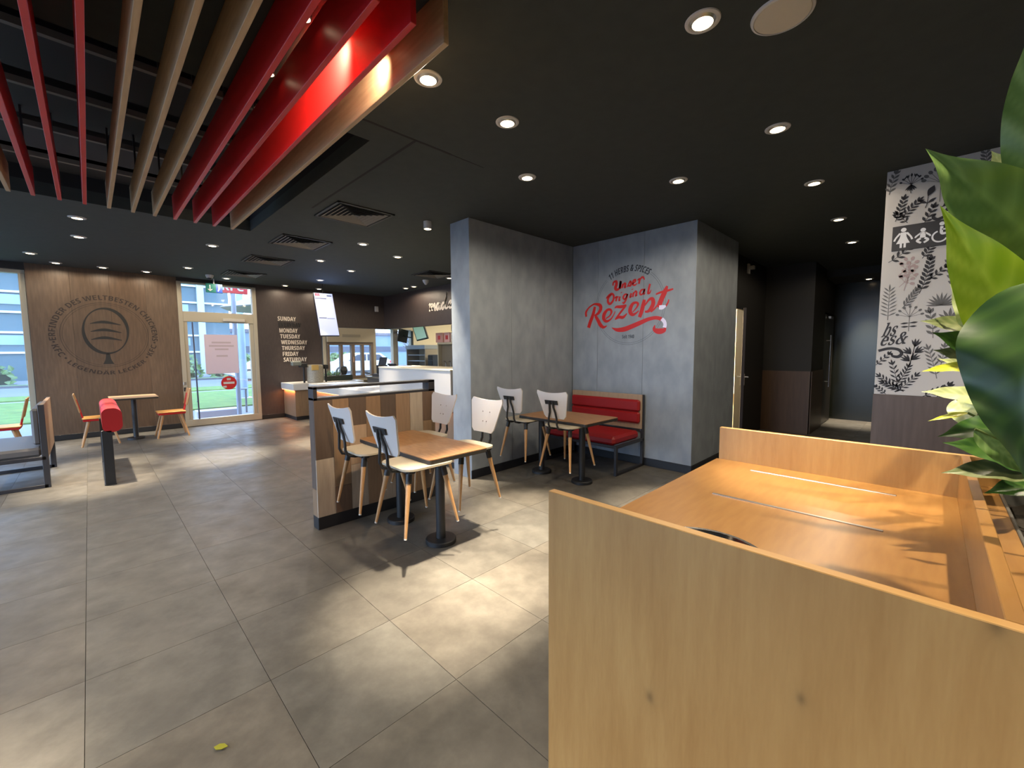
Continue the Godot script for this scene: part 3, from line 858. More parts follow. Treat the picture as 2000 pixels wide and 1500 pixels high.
	letters(sc, "bs", 0.1, xf, it.call(-0.318, 1.582, 0.085, 0.125), "Droid Serif", true, 0.001)
	letters(sc, "es&", 0.1, xf, it.call(-0.325, 1.508, 0.165, 0.105), "Droid Serif", true, 0.001)
	letters(sc, "H", 0.1, xf, it.call(-0.005, 2.605, 0.07, 0.085), "Droid Serif", true, 0.001)
	letters(sc, "erbs", 0.1, xf, it.call(0.07, 2.612, 0.15, 0.07), "Droid Serif", true, 0.001)
	letters(sc, "Spices", 0.1, xf, it.call(0.0, 2.52, 0.24, 0.085), "Droid Serif", true, 0.001)
	stroke(sc, [Vector3(-0.328, 1.468, 0.022), Vector3(-0.26, 1.488, 0.022), Vector3(-0.20, 1.478, 0.022), Vector3(-0.178, 1.445, 0.022), Vector3(-0.20, 1.418, 0.024), Vector3(-0.235, 1.425, 0.018), Vector3(-0.238, 1.45, 0.006)], xf, 8)
	stroke(sc, [Vector3(-0.03, 2.56, 0.006), Vector3(-0.045, 2.535, 0.02), Vector3(-0.02, 2.515, 0.022), Vector3(0.02, 2.53, 0.02), Vector3(0.05, 2.55, 0.01)], xf, 8)
	obj("script_text", sc, M.print, t)
	# restroom sign
	var s = thing("restroom_sign", "dark rectangular sign with white woman, baby and wheelchair pictograms on the patterned wall", "sign")
	obj("plate", bb(4.842, 2.305, -0.284, 4.8485, 2.505, 0.28, 0.001), mat(Color(0.17, 0.17, 0.19), 0.5), s)
	var ic := mb()
	var f := plane_x(4.8412)
	var wi := mat(Color(0.86, 0.87, 0.9), 0.5)
	# woman
	disc(ic, Vector2(-0.215, 2.470), 0.017, 0.017, f)
	stroke(ic, [Vector3(-0.215, 2.450, 0.035), Vector3(-0.215, 2.41, 0.042), Vector3(-0.215, 2.36, 0.085)], f, 4)
	for q in [-1.0, 1.0]:
		stroke(ic, [Vector3(-0.215 + q * 0.02, 2.445, 0.014), Vector3(-0.215 + q * 0.045, 2.41, 0.012), Vector3(-0.215 + q * 0.055, 2.385, 0.012)], f, 4)
		stroke(ic, [Vector3(-0.215 + q * 0.012, 2.36, 0.014), Vector3(-0.215 + q * 0.012, 2.325, 0.014)], f)
	obj("woman_figure", ic, wi, s); ic = mb()
	# baby
	disc(ic, Vector2(-0.098, 2.447), 0.016, 0.016, f)
	stroke(ic, [Vector3(-0.098, 2.43, 0.03), Vector3(-0.098, 2.385, 0.034)], f)
	for q in [-1.0, 1.0]:
		stroke(ic, [Vector3(-0.098 + q * 0.012, 2.425, 0.012), Vector3(-0.098 + q * 0.04, 2.40, 0.012), Vector3(-0.098 + q * 0.042, 2.39, 0.010)], f, 4)
		stroke(ic, [Vector3(-0.098 + q * 0.012, 2.382, 0.016), Vector3(-0.098 + q * 0.032, 2.365, 0.016), Vector3(-0.098 + q * 0.008, 2.345, 0.014)], f, 4)
	obj("baby_figure", ic, wi, s); ic = mb()
	# wheelchair
	disc(ic, Vector2(0.008, 2.475), 0.015, 0.015, f)
	stroke(ic, [Vector3(0.008, 2.455, 0.018), Vector3(0.010, 2.40, 0.018), Vector3(0.045, 2.395, 0.016), Vector3(0.062, 2.345, 0.016)], f, 5)
	ring(ic, Vector2(0.0, 2.378), 0.042, 0.011, f, 1.9, 5.9, 30)
	stroke(ic, [Vector3(0.01, 2.43, 0.011), Vector3(0.04, 2.43, 0.011)], f)
	obj("wheelchair_figure", ic, wi, s); ic = mb()
	# man
	disc(ic, Vector2(0.16, 2.470), 0.017, 0.017, f)
	stroke(ic, [Vector3(0.16, 2.45, 0.05), Vector3(0.16, 2.39, 0.04)], f)
	for q in [-1.0, 1.0]:
		stroke(ic, [Vector3(0.16 + q * 0.012, 2.39, 0.016), Vector3(0.16 + q * 0.012, 2.325, 0.016)], f)
		stroke(ic, [Vector3(0.16 + q * 0.03, 2.45, 0.012), Vector3(0.16 + q * 0.034, 2.385, 0.012)], f)
	obj("man_figure", ic, wi, s)

# ---------------------------------------------------------------- corridor and washroom
func build_corridor():
	var w = struct("wall_corridor", bb(6.45, 0, -2.32, 6.76, CE, -2.2), M.dark)
	obj("wall_piece", bb(7.62, 0, -2.32, 9.0, CE, -2.2), M.dark, w)
	obj("wall_piece", bb(6.76, 2.16, -2.32, 7.62, CE, -2.2), M.dark, w)
	obj("wall_piece", bb(8.8, 0, -2.2, 9.85, CE, -1.46), M.dark, w)
	obj("dado_panel", bb(8.78, 0, -2.2, 8.81, 1.1, -1.45), M.dadobrown, w)
	obj("dado_panel", bb(8.78, 0, -1.465, 9.86, 1.1, -1.44), M.dadobrown, w)
	obj("wall_piece", bb(9.85, 2.2, -1.62, 11.2, CE, -1.5), M.dark, w)
	obj("wall_piece", bb(9.85, 0, -2.32, 11.2, CE, -1.62), M.dark, w)
	struct("wall_corridor_end", bb(11.15, 0, -2.3, 11.4, CE, -0.3), M.gloss)
	struct("trim_1", bb(10.0, 2.84, -1.5, 11.2, CE, -0.33), M.dark)
	# dark corridor door with a bar handle
	var d = struct("door_2", bb(9.9, 0.01, -1.505, 10.95, 2.15, -1.465, 0.003), mat(Color(0.13, 0.12, 0.11), 0.35))
	var h := mb(); cyl(h, Vector3(10.2, 0.75, -1.40), Vector3(10.2, 1.75, -1.40), 0.014, 0.014); 
	for y in [0.85, 1.65]: cyl(h, Vector3(10.2, y, -1.40), Vector3(10.2, y, -1.47), 0.01, 0.01)
	obj("bar_handle", h, M.steel, d)
	var cl := mb(); box(cl, Vector3(10.3, 2.1, -1.43), Vector3(0.22, 0.05, 0.05), 0.006)
	obj("door_closer", cl, M.steel, d)
	# washroom door, ajar and seen edge on
	var o = struct("door_3", bb(0.0, 0.01, -0.02, 0.80, 2.10, 0.02, 0.002), mat(Color(0.20, 0.18, 0.20), 0.5))
	o.position = Vector3(7.60, 0, -2.195); o.rotation.y = PI + 0.285
	var hd := mb()
	for q in [-1.0, 1.0]:
		box(hd, Vector3(0.755, 1.04, q * 0.024), Vector3(0.03, 0.17, 0.008), 0.002)
		cyl(hd, Vector3(0.755, 1.08, q * 0.02), Vector3(0.755, 1.08, q * 0.07), 0.009, 0.009)
		cyl(hd, Vector3(0.765, 1.08, q * 0.068), Vector3(0.64, 1.075, q * 0.068), 0.009, 0.008)
	obj("door_handle", hd, M.steel, o)
	var f = struct("trim_2", bb(6.73, 0, -2.21, 6.78, 2.16, -2.18), M.black)
	obj("frame_piece", bb(7.60, 0, -2.21, 7.65, 2.16, -2.19), M.black, f)
	obj("frame_piece", bb(6.73, 2.12, -2.21, 7.65, 2.17, -2.18), M.black, f)
	# washroom shell
	var beige := mat(Color(0.74, 0.68, 0.56), 0.45)
	var ws = struct("wall_washroom", bb(6.46, 0, -4.25, 8.9, CE, -4.1), beige)
	obj("wall_piece", bb(8.85, 0, -4.1, 9.0, CE, -2.32), beige, ws)
	obj("wall_piece", bb(6.455, 0, -4.1, 6.47, CE, -2.32), beige, ws)
	obj("tile_band", bb(6.475, 1.32, -4.10, 8.85, 1.55, -4.09), mat(Color(0.62, 0.54, 0.42), 0.4), ws)
	obj("tile_band", bb(8.84, 1.32, -4.10, 8.851, 1.55, -2.32), mat(Color(0.62, 0.54, 0.42), 0.4), ws)
	var l = thing("washroom_panel_light", "glowing panel light on the washroom ceiling behind the door ajar", "lamp", Vector3(7.6, CE, -3.4))
	obj("lens", bb(-0.4, -0.02, -0.25, 0.4, -0.0, 0.25, 0.003), glow(Color(1.0, 0.86, 0.62), 2.0), l)
	tag(obj("paper_dispenser", bb(8.70, 0.62, -2.78, 8.84, 0.95, -2.50, 0.02), M.white), "white paper dispenser on the washroom wall, seen through the door ajar", "dispenser")
	var sn = thing("motion_sensor", "small white motion sensor high on the black corridor wall", "sensor", Vector3(7.70, 2.80, -2.2))
	obj("body", bb(-0.05, -0.08, 0.0, 0.03, 0.08, 0.03, 0.005), M.white, sn)
	obj("arm", bb(0.0, -0.01, 0.03, 0.07, 0.05, 0.09, 0.005), M.white, sn)

# ---------------------------------------------------------------- back wall: window, emblem wall, glass door, weekday wall, drive-through windows
const ZB := -10.55
func build_back_wall():
	var nw = struct("wall_north", bb(-0.66, 0, -10.8, 1.29, CE, ZB - 0.014), M.frame)
	var xs := [-0.66, -0.16, 0.33, 0.82, 1.29]
	for i in 4:
		obj("panel", bb(xs[i] + 0.001, 0.09, ZB - 0.015, xs[i + 1] - 0.001, CE, ZB, 0.001), M.wallwood[i % 3], nw)
	obj("skirting", bb(-0.66, 0, ZB - 0.014, 1.29, 0.09, ZB + 0.008, 0.002), M.black, nw)
	obj("wall_piece", bb(2.66, 0, -10.8, 4.02, CE, ZB), M.darkwall, nw)
	obj("wall_piece", bb(4.02, 2.1, -10.8, 5.7, CE, ZB), M.darkwall, nw)
	obj("wall_piece", bb(-4.8, 2.86, -10.8, -0.66, CE + 0.1, ZB), M.dark, nw)
	obj("wall_piece", bb(1.29, 2.90, -10.8, 2.66, CE + 0.1, ZB), M.dark, nw)
	obj("wall_piece", bb(4.02, 0, -10.8, 6.6, 0.78, ZB), mat(Color(0.55, 0.52, 0.45), 0.6), nw)
	obj("wall_piece", bb(5.7, 2.1, -10.8, 12.2, CE, ZB), mat(Color(0.80, 0.77, 0.68), 0.6), nw)
	obj("wall_piece", bb(6.6, 0, -10.8, 12.2, 2.1, ZB), mat(Color(0.80, 0.77, 0.68), 0.6), nw)
	struct("baseboard_north", bb(2.66, 0, ZB, 4.02, 0.09, ZB + 0.012, 0.002), M.black)
	# tall window by the emblem wall
	var w = struct("window_1", bb(-4.6, 0.0, -10.72, -0.66, 0.08, -10.6, 0.004), M.pvc)
	obj("frame_rail", bb(-4.6, 2.80, -10.72, -0.66, 2.86, -10.6, 0.004), M.pvc, w)
	for x in [-4.6, -3.2, -1.95, -0.74]:
		obj("frame_post", bb(x, 0.08, -10.72, x + 0.075, 2.80, -10.6, 0.004), M.pvc, w)
	for q in [[-4.52, -3.2], [-3.12, -1.95], [-1.87, -0.74]]:
		obj("pane", bb(q[0], 0.08, -10.664, q[1], 2.80, -10.658), M.glass, w)
	# emblem on the wood wall: ring of lettering round a plain oval motif
	var e = thing("wall_emblem", "large dark round emblem with ring lettering burnt into the brown wood wall", "emblem")
	var xf := plane_z(ZB + 0.0015)
	var c := Vector2(0.247, 1.815)
	var ink := mat(Color(0.17, 0.13, 0.11), 0.6)
	var blk := mat(Color(0.115, 0.11, 0.105), 0.6)
	var a := mb()
	ring(a, c, 0.575, 0.006, xf); ring(a, c, 0.545, 0.004, xf)
	obj("ring", a, ink, e)
	var tx := mb()
	arc_text(tx, "ERFINDER DES WELTBESTEN CHICKENS", 0.085, c, 0.625, 1.72, xf)
	arc_text(tx, "LEGENDÄR LECKER", 0.085, c, 0.625, 0.82, xf, 0.0, -PI / 2, true)
	arc_text(tx, "KFC", 0.085, c, 0.625, 0.16, xf, 0.0, -PI / 2 - 1.15, true)
	arc_text(tx, "KFC", 0.085, c, 0.625, 0.16, xf, 0.0, -PI / 2 + 1.15, true)
	for q in [-0.92, 0.92, -1.38, 1.38]:
		disc(tx, c + Vector2.from_angle(-PI / 2 + q) * 0.665, 0.016, 0.016, xf, 12, 0, 0.0006)
	obj("ring_text", tx, ink, e)
	# plain stand-in for the picture inside the ring: an upright oval outline on a short foot
	var ov := mb()
	var pts := []
	for i in 25:
		var p := TAU * i / 24.0 + 0.6
		pts.append(Vector3(c.x + 0.29 * cos(p), c.y + 0.075 + 0.40 * sin(p), 0.036 + 0.018 * sin(2.0 * p)))
	stroke(ov, pts, xf, 5)
	obj("oval_outline", ov, blk, e)
	for i in 3:
		ov = mb()
		stroke(ov, [Vector3(c.x - 0.2, c.y + 0.20 - i * 0.14, 0.01), Vector3(c.x - 0.02, c.y + 0.235 - i * 0.14, 0.05), Vector3(c.x + 0.2, c.y + 0.19 - i * 0.14, 0.012)], xf, 6)
		obj("curved_bar", ov, blk, e)
	ov = mb()
	stroke(ov, [Vector3(c.x, c.y - 0.33, 0.05), Vector3(c.x, c.y - 0.44, 0.08), Vector3(c.x, c.y - 0.52, 0.15)], xf, 4)
	obj("oval_foot", ov, blk, e)
	# glass door with transom
	var d = struct("door_1", bb(1.29, 0.0, -10.68, 2.66, 0.135, -10.55, 0.004), M.pvc)
	for q in [[1.29, 1.365, 0.135, 2.90], [2.585, 2.66, 0.135, 2.90]]:
		obj("door_frame", bb(q[0], q[2], -10.68, q[1], q[3], -10.55, 0.004), M.pvc, d)
	obj("door_frame", bb(1.365, 2.115, -10.68, 2.585, 2.315, -10.55, 0.004), M.pvc, d)
	obj("door_frame", bb(1.365, 2.865, -10.68, 2.585, 2.90, -10.55, 0.004), M.pvc, d)
	obj("door_stile", bb(1.365, 0.135, -10.665, 1.425, 2.115, -10.565, 0.004), M.pvc, d)
	obj("door_stile", bb(2.51, 0.135, -10.665, 2.585, 2.115, -10.565, 0.004), M.pvc, d)
	obj("pane", bb(1.425, 0.135, -10.62, 2.51, 2.115, -10.614), M.glass, d)
	obj("pane", bb(1.365, 2.315, -10.62, 2.585, 2.865, -10.614), M.glass, d)
	obj("lock", bb(1.30, 0.72, -10.552, 1.345, 0.80, -10.54, 0.003), M.black, d)
	obj("lock", bb(1.30, 0.85, -10.552, 1.345, 0.91, -10.54, 0.003), M.steel, d)
	obj("door_closer", bb(2.02, 2.14, -10.55, 2.42, 2.20, -10.50, 0.006), mat(Color(0.72, 0.70, 0.66), 0.4), d)
	var pull := mb(); tube(pull, [Vector3(1.52, 0.14, -10.53), Vector3(1.50, 2.1, -10.53)], 0.014)
	for y in [0.5, 1.3, 1.75]: cyl(pull, Vector3(1.507, y, -10.53), Vector3(1.507, y, -10.615), 0.009, 0.009)
	obj("door_pull", pull, mat(Color(0.32, 0.33, 0.38), 0.3, 0.6), d)
	# notice and round sticker on the pane
	var n = thing("paper_notice", "pale paper notice with faint grey lines stuck on the glass door", "notice")
	obj("sheet", bb(1.69, 1.05, -10.613, 2.275, 1.865, -10.608), mat(Color(0.80, 0.74, 0.80), 0.7), n)
	for q in [[1.70, 0.34], [1.63, 0.44], [1.56, 0.24], [1.42, 0.20]]:
		obj("text_line", bx(Vector3(1.985, q[0], -10.6075), Vector3(q[1], 0.035, 0.001)), mat(Color(0.70, 0.64, 0.67), 0.7), n)
	var sx := plane_z(-10.6125)
	var sk = thing("round_sticker", "red round sticker with a white bar on the glass door below the notice", "sticker")
	var s1 := mb(); disc(s1, Vector2(2.08, 0.845), 0.142, 0.142, sx, 40); obj("red_disc", s1, mat(Color(0.72, 0.10, 0.12), 0.5), sk)
	var s2 := mb(); box(s2, Vector3(2.08, 0.845, -10.6115), Vector3(0.20, 0.045, 0.001)); box(s2, Vector3(2.08, 0.925, -10.6115), Vector3(0.07, 0.045, 0.001)); box(s2, Vector3(2.0, 0.765, -10.6115), Vector3(0.07, 0.04, 0.001))
	obj("white_bar", s2, M.white, sk)
	# exit sign above the door
	var ex = thing("exit_sign", "green and blue exit sign hanging before the transom over the glass door", "sign", Vector3(1.86, 2.78, -10.3))
	obj("plate", bb(-0.14, -0.09, -0.012, 0.14, 0.09, 0.012, 0.003), mat(Color(0.03, 0.36, 0.34), 0.4), ex)
	obj("blue_field", bb(0.03, -0.085, 0.012, 0.135, 0.085, 0.0135), mat(Color(0.10, 0.25, 0.62), 0.4), ex)
	var ar := mb(); var xe := plane_z(0.0145)
	stroke(ar, [Vector3(-0.07, 0.06, 0.016), Vector3(-0.07, -0.04, 0.016)], xe); stroke(ar, [Vector3(-0.105, -0.02, 0.014), Vector3(-0.07, -0.055, 0.014), Vector3(-0.035, -0.02, 0.014)], xe, 1)
	obj("arrow", ar, M.white, ex); ar = mb()
	disc(ar, Vector2(0.08, 0.05), 0.013, 0.013, xe, 12); stroke(ar, [Vector3(0.08, 0.03, 0.025), Vector3(0.08, -0.01, 0.025), Vector3(0.06, -0.06, 0.012)], xe, 3)
	obj("running_figure", ar, M.white, ex)
	obj("hanger", bb(-0.01, 0.09, -0.005, 0.01, 0.19, 0.005), M.white, ex)
	# weekday lettering
	var days := ["SUNDAY", "EVERYDAY", "MONDAY", "TUESDAY", "WEDNESDAY", "THURSDAY", "FRIDAY", "SATURDAY"]
	var dw := [0.345, 0.43, 0.345, 0.38, 0.505, 0.445, 0.30, 0.45]
	var wx := plane_z(ZB + 0.001)
	var wd = thing("weekday_lettering", "white stencil weekday names stacked on the dark brown wall, one line black", "lettering")
	for i in 8:
		var st := mb()
		var x0 := 3.07 + (0.0 if i < 1 else 0.012 * i)
		var y0 := 2.205 - i * 0.1335
		var bw: float = dw[i] * 1.12
		letters(st, days[i], 0.1, wx, func(p, s): return Vector2(x0 + p.x * bw / s.x, y0 + p.y * 0.098 / s.y), "Droid Sans", true, 0.012)
		var o = obj("word", st, M.black if i == 1 else mat(Color(0.83, 0.78, 0.72), 0.5), wd)
		if i == 1: o.set_meta("label", "black word between the white ones")
	# drive-through windows
	var w2 = struct("window_2", bb(4.05, 0.78, -10.70, 4.13, 2.1, -10.55, 0.004), M.pvc)
	for q in [[5.36, 5.44], [5.95, 6.10], [6.52, 6.60]]:
		obj("frame_post", bb(q[0], 0.78, -10.70, q[1], 2.1, -10.55, 0.004), M.pvc, w2)
	obj("frame_rail", bb(4.02, 0.74, -10.72, 6.6, 0.80, -10.50, 0.004), M.pvc, w2)
	for q in [[5.44, 5.95], [6.10, 6.52]]:
		obj("pane", bb(q[0], 0.8, -10.64, q[1], 2.1, -10.634), M.glass, w2)
	var bz := mat(Color(0.43, 0.37, 0.32), 0.45)
	var hd = thing("serving_hatch", "brown framed sliding serving window with four panes and a beige top box", "hatch", Vector3(4.76, 0.8, -10.6))
	obj("top_box", bb(-0.62, 0.93, -0.06, 0.59, 1.29, 0.12, 0.008), mat(Color(0.60, 0.56, 0.48), 0.5), hd)
	obj("name_strip", bb(-0.25, 1.06, 0.12, 0.22, 1.13, 0.124), mat(Color(0.50, 0.47, 0.41), 0.5), hd)
	obj("frame_rail", bb(-0.62, 0.86, -0.05, 0.59, 0.93, 0.06, 0.004), bz, hd)
	obj("frame_rail", bb(-0.62, 0.0, -0.05, 0.59, 0.08, 0.06, 0.004), bz, hd)
	for x in [-0.62, -0.29, 0.0, 0.27, 0.53]:
		obj("frame_post", bb(x, 0.08, -0.05, x + (0.07 if absf(x) > 0.01 else 0.09), 0.86, 0.06, 0.004), bz, hd)
	for q in [[-0.55, -0.29], [-0.22, 0.0], [0.09, 0.27], [0.34, 0.53]]:
		obj("pane", bb(q[0], 0.08, -0.004, q[1], 0.86, 0.002), M.glass, hd)
	obj("handle", bb(0.03, 0.42, 0.06, 0.06, 0.56, 0.075, 0.003), mat(Color(0.66, 0.52, 0.42), 0.5), hd)
	# dark bulkhead over the counter, with script lettering
	var bk = struct("wall_bulkhead", bb(5.7, 2.095, ZB, 5.85, CE, -4.06), M.darkwall)
	var md = thing("script_lettering", "white handwritten script word on the dark bulkhead above the counter", "lettering")
	var lt := mb()
	var mx := plane_x(5.694)
	var rows := [
		[[-8.40, 2.56, 0.03], [-8.36, 2.585, 0.04], [-8.36, 2.50, 0.04], [-8.385, 2.42, 0.035]],
		[[-8.375, 2.46, 0.03], [-8.29, 2.575, 0.04], [-8.27, 2.55, 0.045], [-8.28, 2.43, 0.04]],
		[[-8.275, 2.46, 0.03], [-8.19, 2.575, 0.04], [-8.165, 2.55, 0.045], [-8.165, 2.44, 0.04], [-8.12, 2.47, 0.025]],
		[[-7.99, 2.57, 0.03], [-8.06, 2.575, 0.04], [-8.10, 2.49, 0.045], [-8.06, 2.44, 0.04], [-8.0, 2.52, 0.035], [-7.97, 2.575, 0.035], [-7.98, 2.45, 0.04], [-7.92, 2.47, 0.025]],
		[[-7.77, 2.56, 0.03], [-7.85, 2.575, 0.04], [-7.90, 2.50, 0.045], [-7.86, 2.44, 0.04], [-7.78, 2.54, 0.035], [-7.69, 2.76, 0.04], [-7.68, 2.79, 0.035], [-7.72, 2.70, 0.04], [-7.77, 2.48, 0.04], [-7.70, 2.45, 0.03], [-7.64, 2.50, 0.025]],
		[[-7.64, 2.50, 0.03], [-7.55, 2.57, 0.035], [-7.57, 2.60, 0.035], [-7.62, 2.54, 0.04], [-7.60, 2.45, 0.04], [-7.50, 2.47, 0.025]]]
	for r in rows:
		var q := []
		for p in r: q.append(Vector3(p[0], p[1], p[2] * 1.4))
		stroke(lt, q, mx, 8)
	obj("letters", lt, mat(Color(0.88, 0.83, 0.77), 0.5), md)
	var tg = thing("wall_sensor", "tiny white sensor tag high on the dark wall beside the menu screen", "sensor", Vector3(5.48, 2.62, ZB))
	obj("body", bb(-0.05, -0.07, 0, 0.05, 0.07, 0.03, 0.006), M.white, tg)
	# hanging menu screen
	var sc = thing("menu_screen", "glowing pale blue upright menu screen hanging by the weekday wall", "screen")
	var up := Vector3(0, 0.93, -0.30).normalized()
	var sb := Transform3D(Basis(Vector3(1, 0.02, 0).normalized(), up, Vector3(1, 0.02, 0).normalized().cross(up)), Vector3(3.70, 2.31, -9.36))
	var cs := mb(); box(cs, Vector3(0, 0, -0.03), Vector3(0.415, 0.99, 0.05), 0.004, sb)
	obj("casing", cs, mat(Color(0.10, 0.09, 0.16), 0.4), sc)
	var fs := mb(); box(fs, Vector3(0, 0, -0.004), Vector3(0.395, 0.97, 0.004), 0.0, sb)
	obj("display", fs, glow(Color(0.46, 0.65, 1.0), 0.5), sc)
	for q in [[-0.07, 0.36, 0.24, 0.014], [-0.09, -0.09, 0.16, 0.014], [0.08, -0.10, 0.16, 0.008], [0.12, 0.43, 0.10, 0.02]]:
		var tl := mb(); box(tl, Vector3(q[0], q[1], 0.0), Vector3(q[2], q[3], 0.003), 0.0, sb)
		obj("text_line", tl, mat(Color(0.25, 0.32, 0.55), 0.5), sc)
	for i in 3:
		var rl := mb(); box(rl, Vector3(-0.165 + i * 0.033, 0.445, 0.0), Vector3(0.02, 0.06, 0.003), 0.0, sb)
		obj("red_stripe", rl, mat(Color(0.80, 0.10, 0.22), 0.5), sc)
	obj("hanger", bb(3.69, 2.75, -9.53, 3.71, CE, -9.51), M.black, sc)
	area("menu_screen_area", Vector3(3.70, 2.31, -9.34), Vector2(0.38, 0.95), 0.35, Color(0.5, 0.68, 1.0), Vector3(17, 180, 0))

# ---------------------------------------------------------------- kitchen behind the counter
func build_kitchen():
	struct("wall_kitchen_side", bb(10.2, 0, -10.55, 10.35, CE, -4.25), mat(Color(0.80, 0.77, 0.68), 0.6))
	struct("wall_kitchen_south", bb(6.45, 0, -4.27, 10.2, CE, -4.10), mat(Color(0.80, 0.77, 0.68), 0.6))
	var kl = thing("kitchen_panel_light", "long glowing panel light on the kitchen ceiling", "lamp", Vector3(8.2, CE, -7.6))
	obj("lens", bb(-0.6, -0.03, -1.2, 0.6, -0.005, 1.2, 0.004), glow(Color(1, 0.9, 0.7), 1.5), kl)
	# heated rack with shelves
	var r = thing("warming_rack", "steel warming rack with grey hood and open shelves behind the counter", "rack", Vector3(6.4, 0, -9.98))
	var dk := mat(Color(0.50, 0.47, 0.41), 0.4)
	obj("hood", bb(-0.12, 1.55, -0.48, 0.35, 1.66, 0.46, 0.006), mat(Color(0.52, 0.56, 0.60), 0.35, 0.4), r)
	obj("back", bb(0.30, 0.0, -0.48, 0.34, 1.55, 0.46), dk, r)
	for z in [-0.48, 0.43]: obj("side", bb(-0.1, 0.0, z, 0.34, 1.55, z + 0.03, 0.003), mat(Color(0.50, 0.48, 0.44), 0.4), r)
	for y in [1.06, 1.22, 1.38]: obj("shelf", bb(-0.08, y, -0.45, 0.30, y + 0.02, 0.43, 0.003), M.steel, r)
	obj("base", bb(-0.08, 0.0, -0.45, 0.30, 1.0, 0.43), dk, r)
	var u = thing("drawer_stack", "dark grey stacked drawer unit beside the warming rack", "drawers", Vector3(6.42, 0, -9.22))
	obj("body", bb(-0.1, 0.8, -0.2, 0.3, 1.40, 0.24, 0.006), mat(Color(0.27, 0.28, 0.28), 0.5), u)
	for i in 4: obj("drawer", bb(-0.115, 0.84 + i * 0.14, -0.19, -0.1, 0.96 + i * 0.14, 0.0, 0.003), M.black, u)
	obj("foot", bb(-0.08, 0.0, -0.18, 0.28, 0.8, 0.2), M.frame, u)
	var cb = thing("kitchen_cabinet", "brown open cabinet with taps at the edge of the grey block, behind the counter", "cabinet", Vector3(6.2, 0, -8.45))
	obj("body", bb(0.1, 0.0, -0.35, 0.5, 1.66, 0.9, 0.005), mat(Color(0.42, 0.38, 0.31), 0.5), cb)
	obj("side", bb(0.0, 0.0, -0.37, 0.5, 1.68, -0.33, 0.003), mat(Color(0.66, 0.62, 0.52), 0.5), cb)
	obj("top", bb(0.0, 1.66, -0.37, 0.5, 1.71, 0.9, 0.003), mat(Color(0.66, 0.62, 0.52), 0.5), cb)
	for z in [-0.05, 0.15, 0.35]:
		var tp := mb(); tube(tp, [Vector3(0.02, 1.05, z), Vector3(0.02, 1.22, z), Vector3(-0.02, 1.25, z), Vector3(-0.05, 1.22, z)], 0.012, 8); obj("tap", tp, M.steel, cb)
	var bxs := [[-8.78, 0.30, Color(0.74, 0.55, 0.50)], [-8.46, 0.22, Color(0.80, 0.62, 0.58)], [-8.2, 0.20, Color(0.82, 0.78, 0.70)]]
	var bl := ["pink and white food carton on the cabinet top, nearest the hanging monitor", "pink food carton in the middle of the cabinet top", "cream food carton with a dark mark on the cabinet top"]
	for i in 3:
		var t = thing("food_carton", bl[i], "carton", Vector3(6.35, 1.71, bxs[i][0]), 0.0, "cartons on the kitchen cabinet")
		obj("carton", bb(-0.12, 0, -bxs[i][1] / 2, 0.12, 0.24, bxs[i][1] / 2, 0.006), mat(bxs[i][2], 0.6), t)
		obj("printed_mark", bb(-0.124, 0.07, -0.05, -0.12, 0.17, 0.05), mat(Color(0.70, 0.2, 0.2) if i < 2 else Color(0.15, 0.15, 0.18), 0.6), t)
	var bm = thing("black_machine", "black kitchen machine above the cartons, beside the grey block", "machine", Vector3(6.5, 1.98, -8.18))
	obj("body", bb(-0.15, 0.0, -0.26, 0.2, 0.16, 0.4, 0.01), M.black, bm)
	obj("head", bb(-0.1, 0.16, -0.05, 0.2, 0.36, 0.4, 0.01), M.black, bm)
	obj("bracket", bb(0.1, -0.27, 0.1, 0.16, 0.0, 0.16), M.black, bm)
	# hanging monitor, greenish
	var mo = thing("order_monitor", "tilted black monitor with a pale green screen above the warming rack", "monitor", Vector3(6.45, 2.0, -9.98), 0.0)
	var mx := Transform3D(Basis(Vector3(0, 0, 1), 0.28) * Basis(Vector3(1, 0, 0), -0.1), Vector3.ZERO)
	var m1 := mb(); box(m1, Vector3(0.02, 0, 0), Vector3(0.04, 0.42, 0.58), 0.006, mx); obj("casing", m1, M.black, mo)
	var m2 := mb(); box(m2, Vector3(-0.002, 0.01, 0), Vector3(0.004, 0.35, 0.50), 0.0, mx); obj("display", m2, glow(Color(0.42, 0.62, 0.50), 0.55), mo)
	obj("bracket", bb(0.03, 0.15, -0.02, 0.06, 0.97, 0.02), M.black, mo)
	var ma = thing("arm_monitor", "thin black monitor seen side-on, on a black arm before the kitchen window", "monitor", Vector3(6.2, 1.92, -10.08))
	var m3 := mb(); box(m3, Vector3(-0.02, 0, -0.34), Vector3(0.30, 0.36, 0.025), 0.004, Transform3D(Basis(Vector3(0, 0, 1), -0.2), Vector3.ZERO)); obj("casing", m3, M.black, ma)
	var m4 := mb(); tube(m4, [Vector3(0, 0, -0.32), Vector3(0, -0.03, -0.18), Vector3(0.02, -0.06, 0.06)], 0.016, 8); obj("arm", m4, M.black, ma)
	obj("post", bb(0.0, -0.26, 0.04, 0.04, 0.12, 0.1, 0.004), M.black, ma)
	# tills on the serving counter
	for q in [[4.75, -9.05, "black till screen turned away, standing at the end of the white counter"], [4.95, -8.35, "low black till with cash drawer behind the white counter edge"]]:
		var t = thing("till", q[2], "till", Vector3(q[0], 0.98, q[1]))
		var tilt: float = -0.25 if q[1] < -9.0 else 0.9
		var s1 := mb(); box(s1, Vector3(0, 0.28, 0), Vector3(0.03, 0.22, 0.32), 0.006, Transform3D(Basis(Vector3(0, 0, 1), tilt), Vector3(0.0, 0.0, 0)))
		obj("screen", s1, mat(Color(0.13, 0.14, 0.17), 0.4), t)
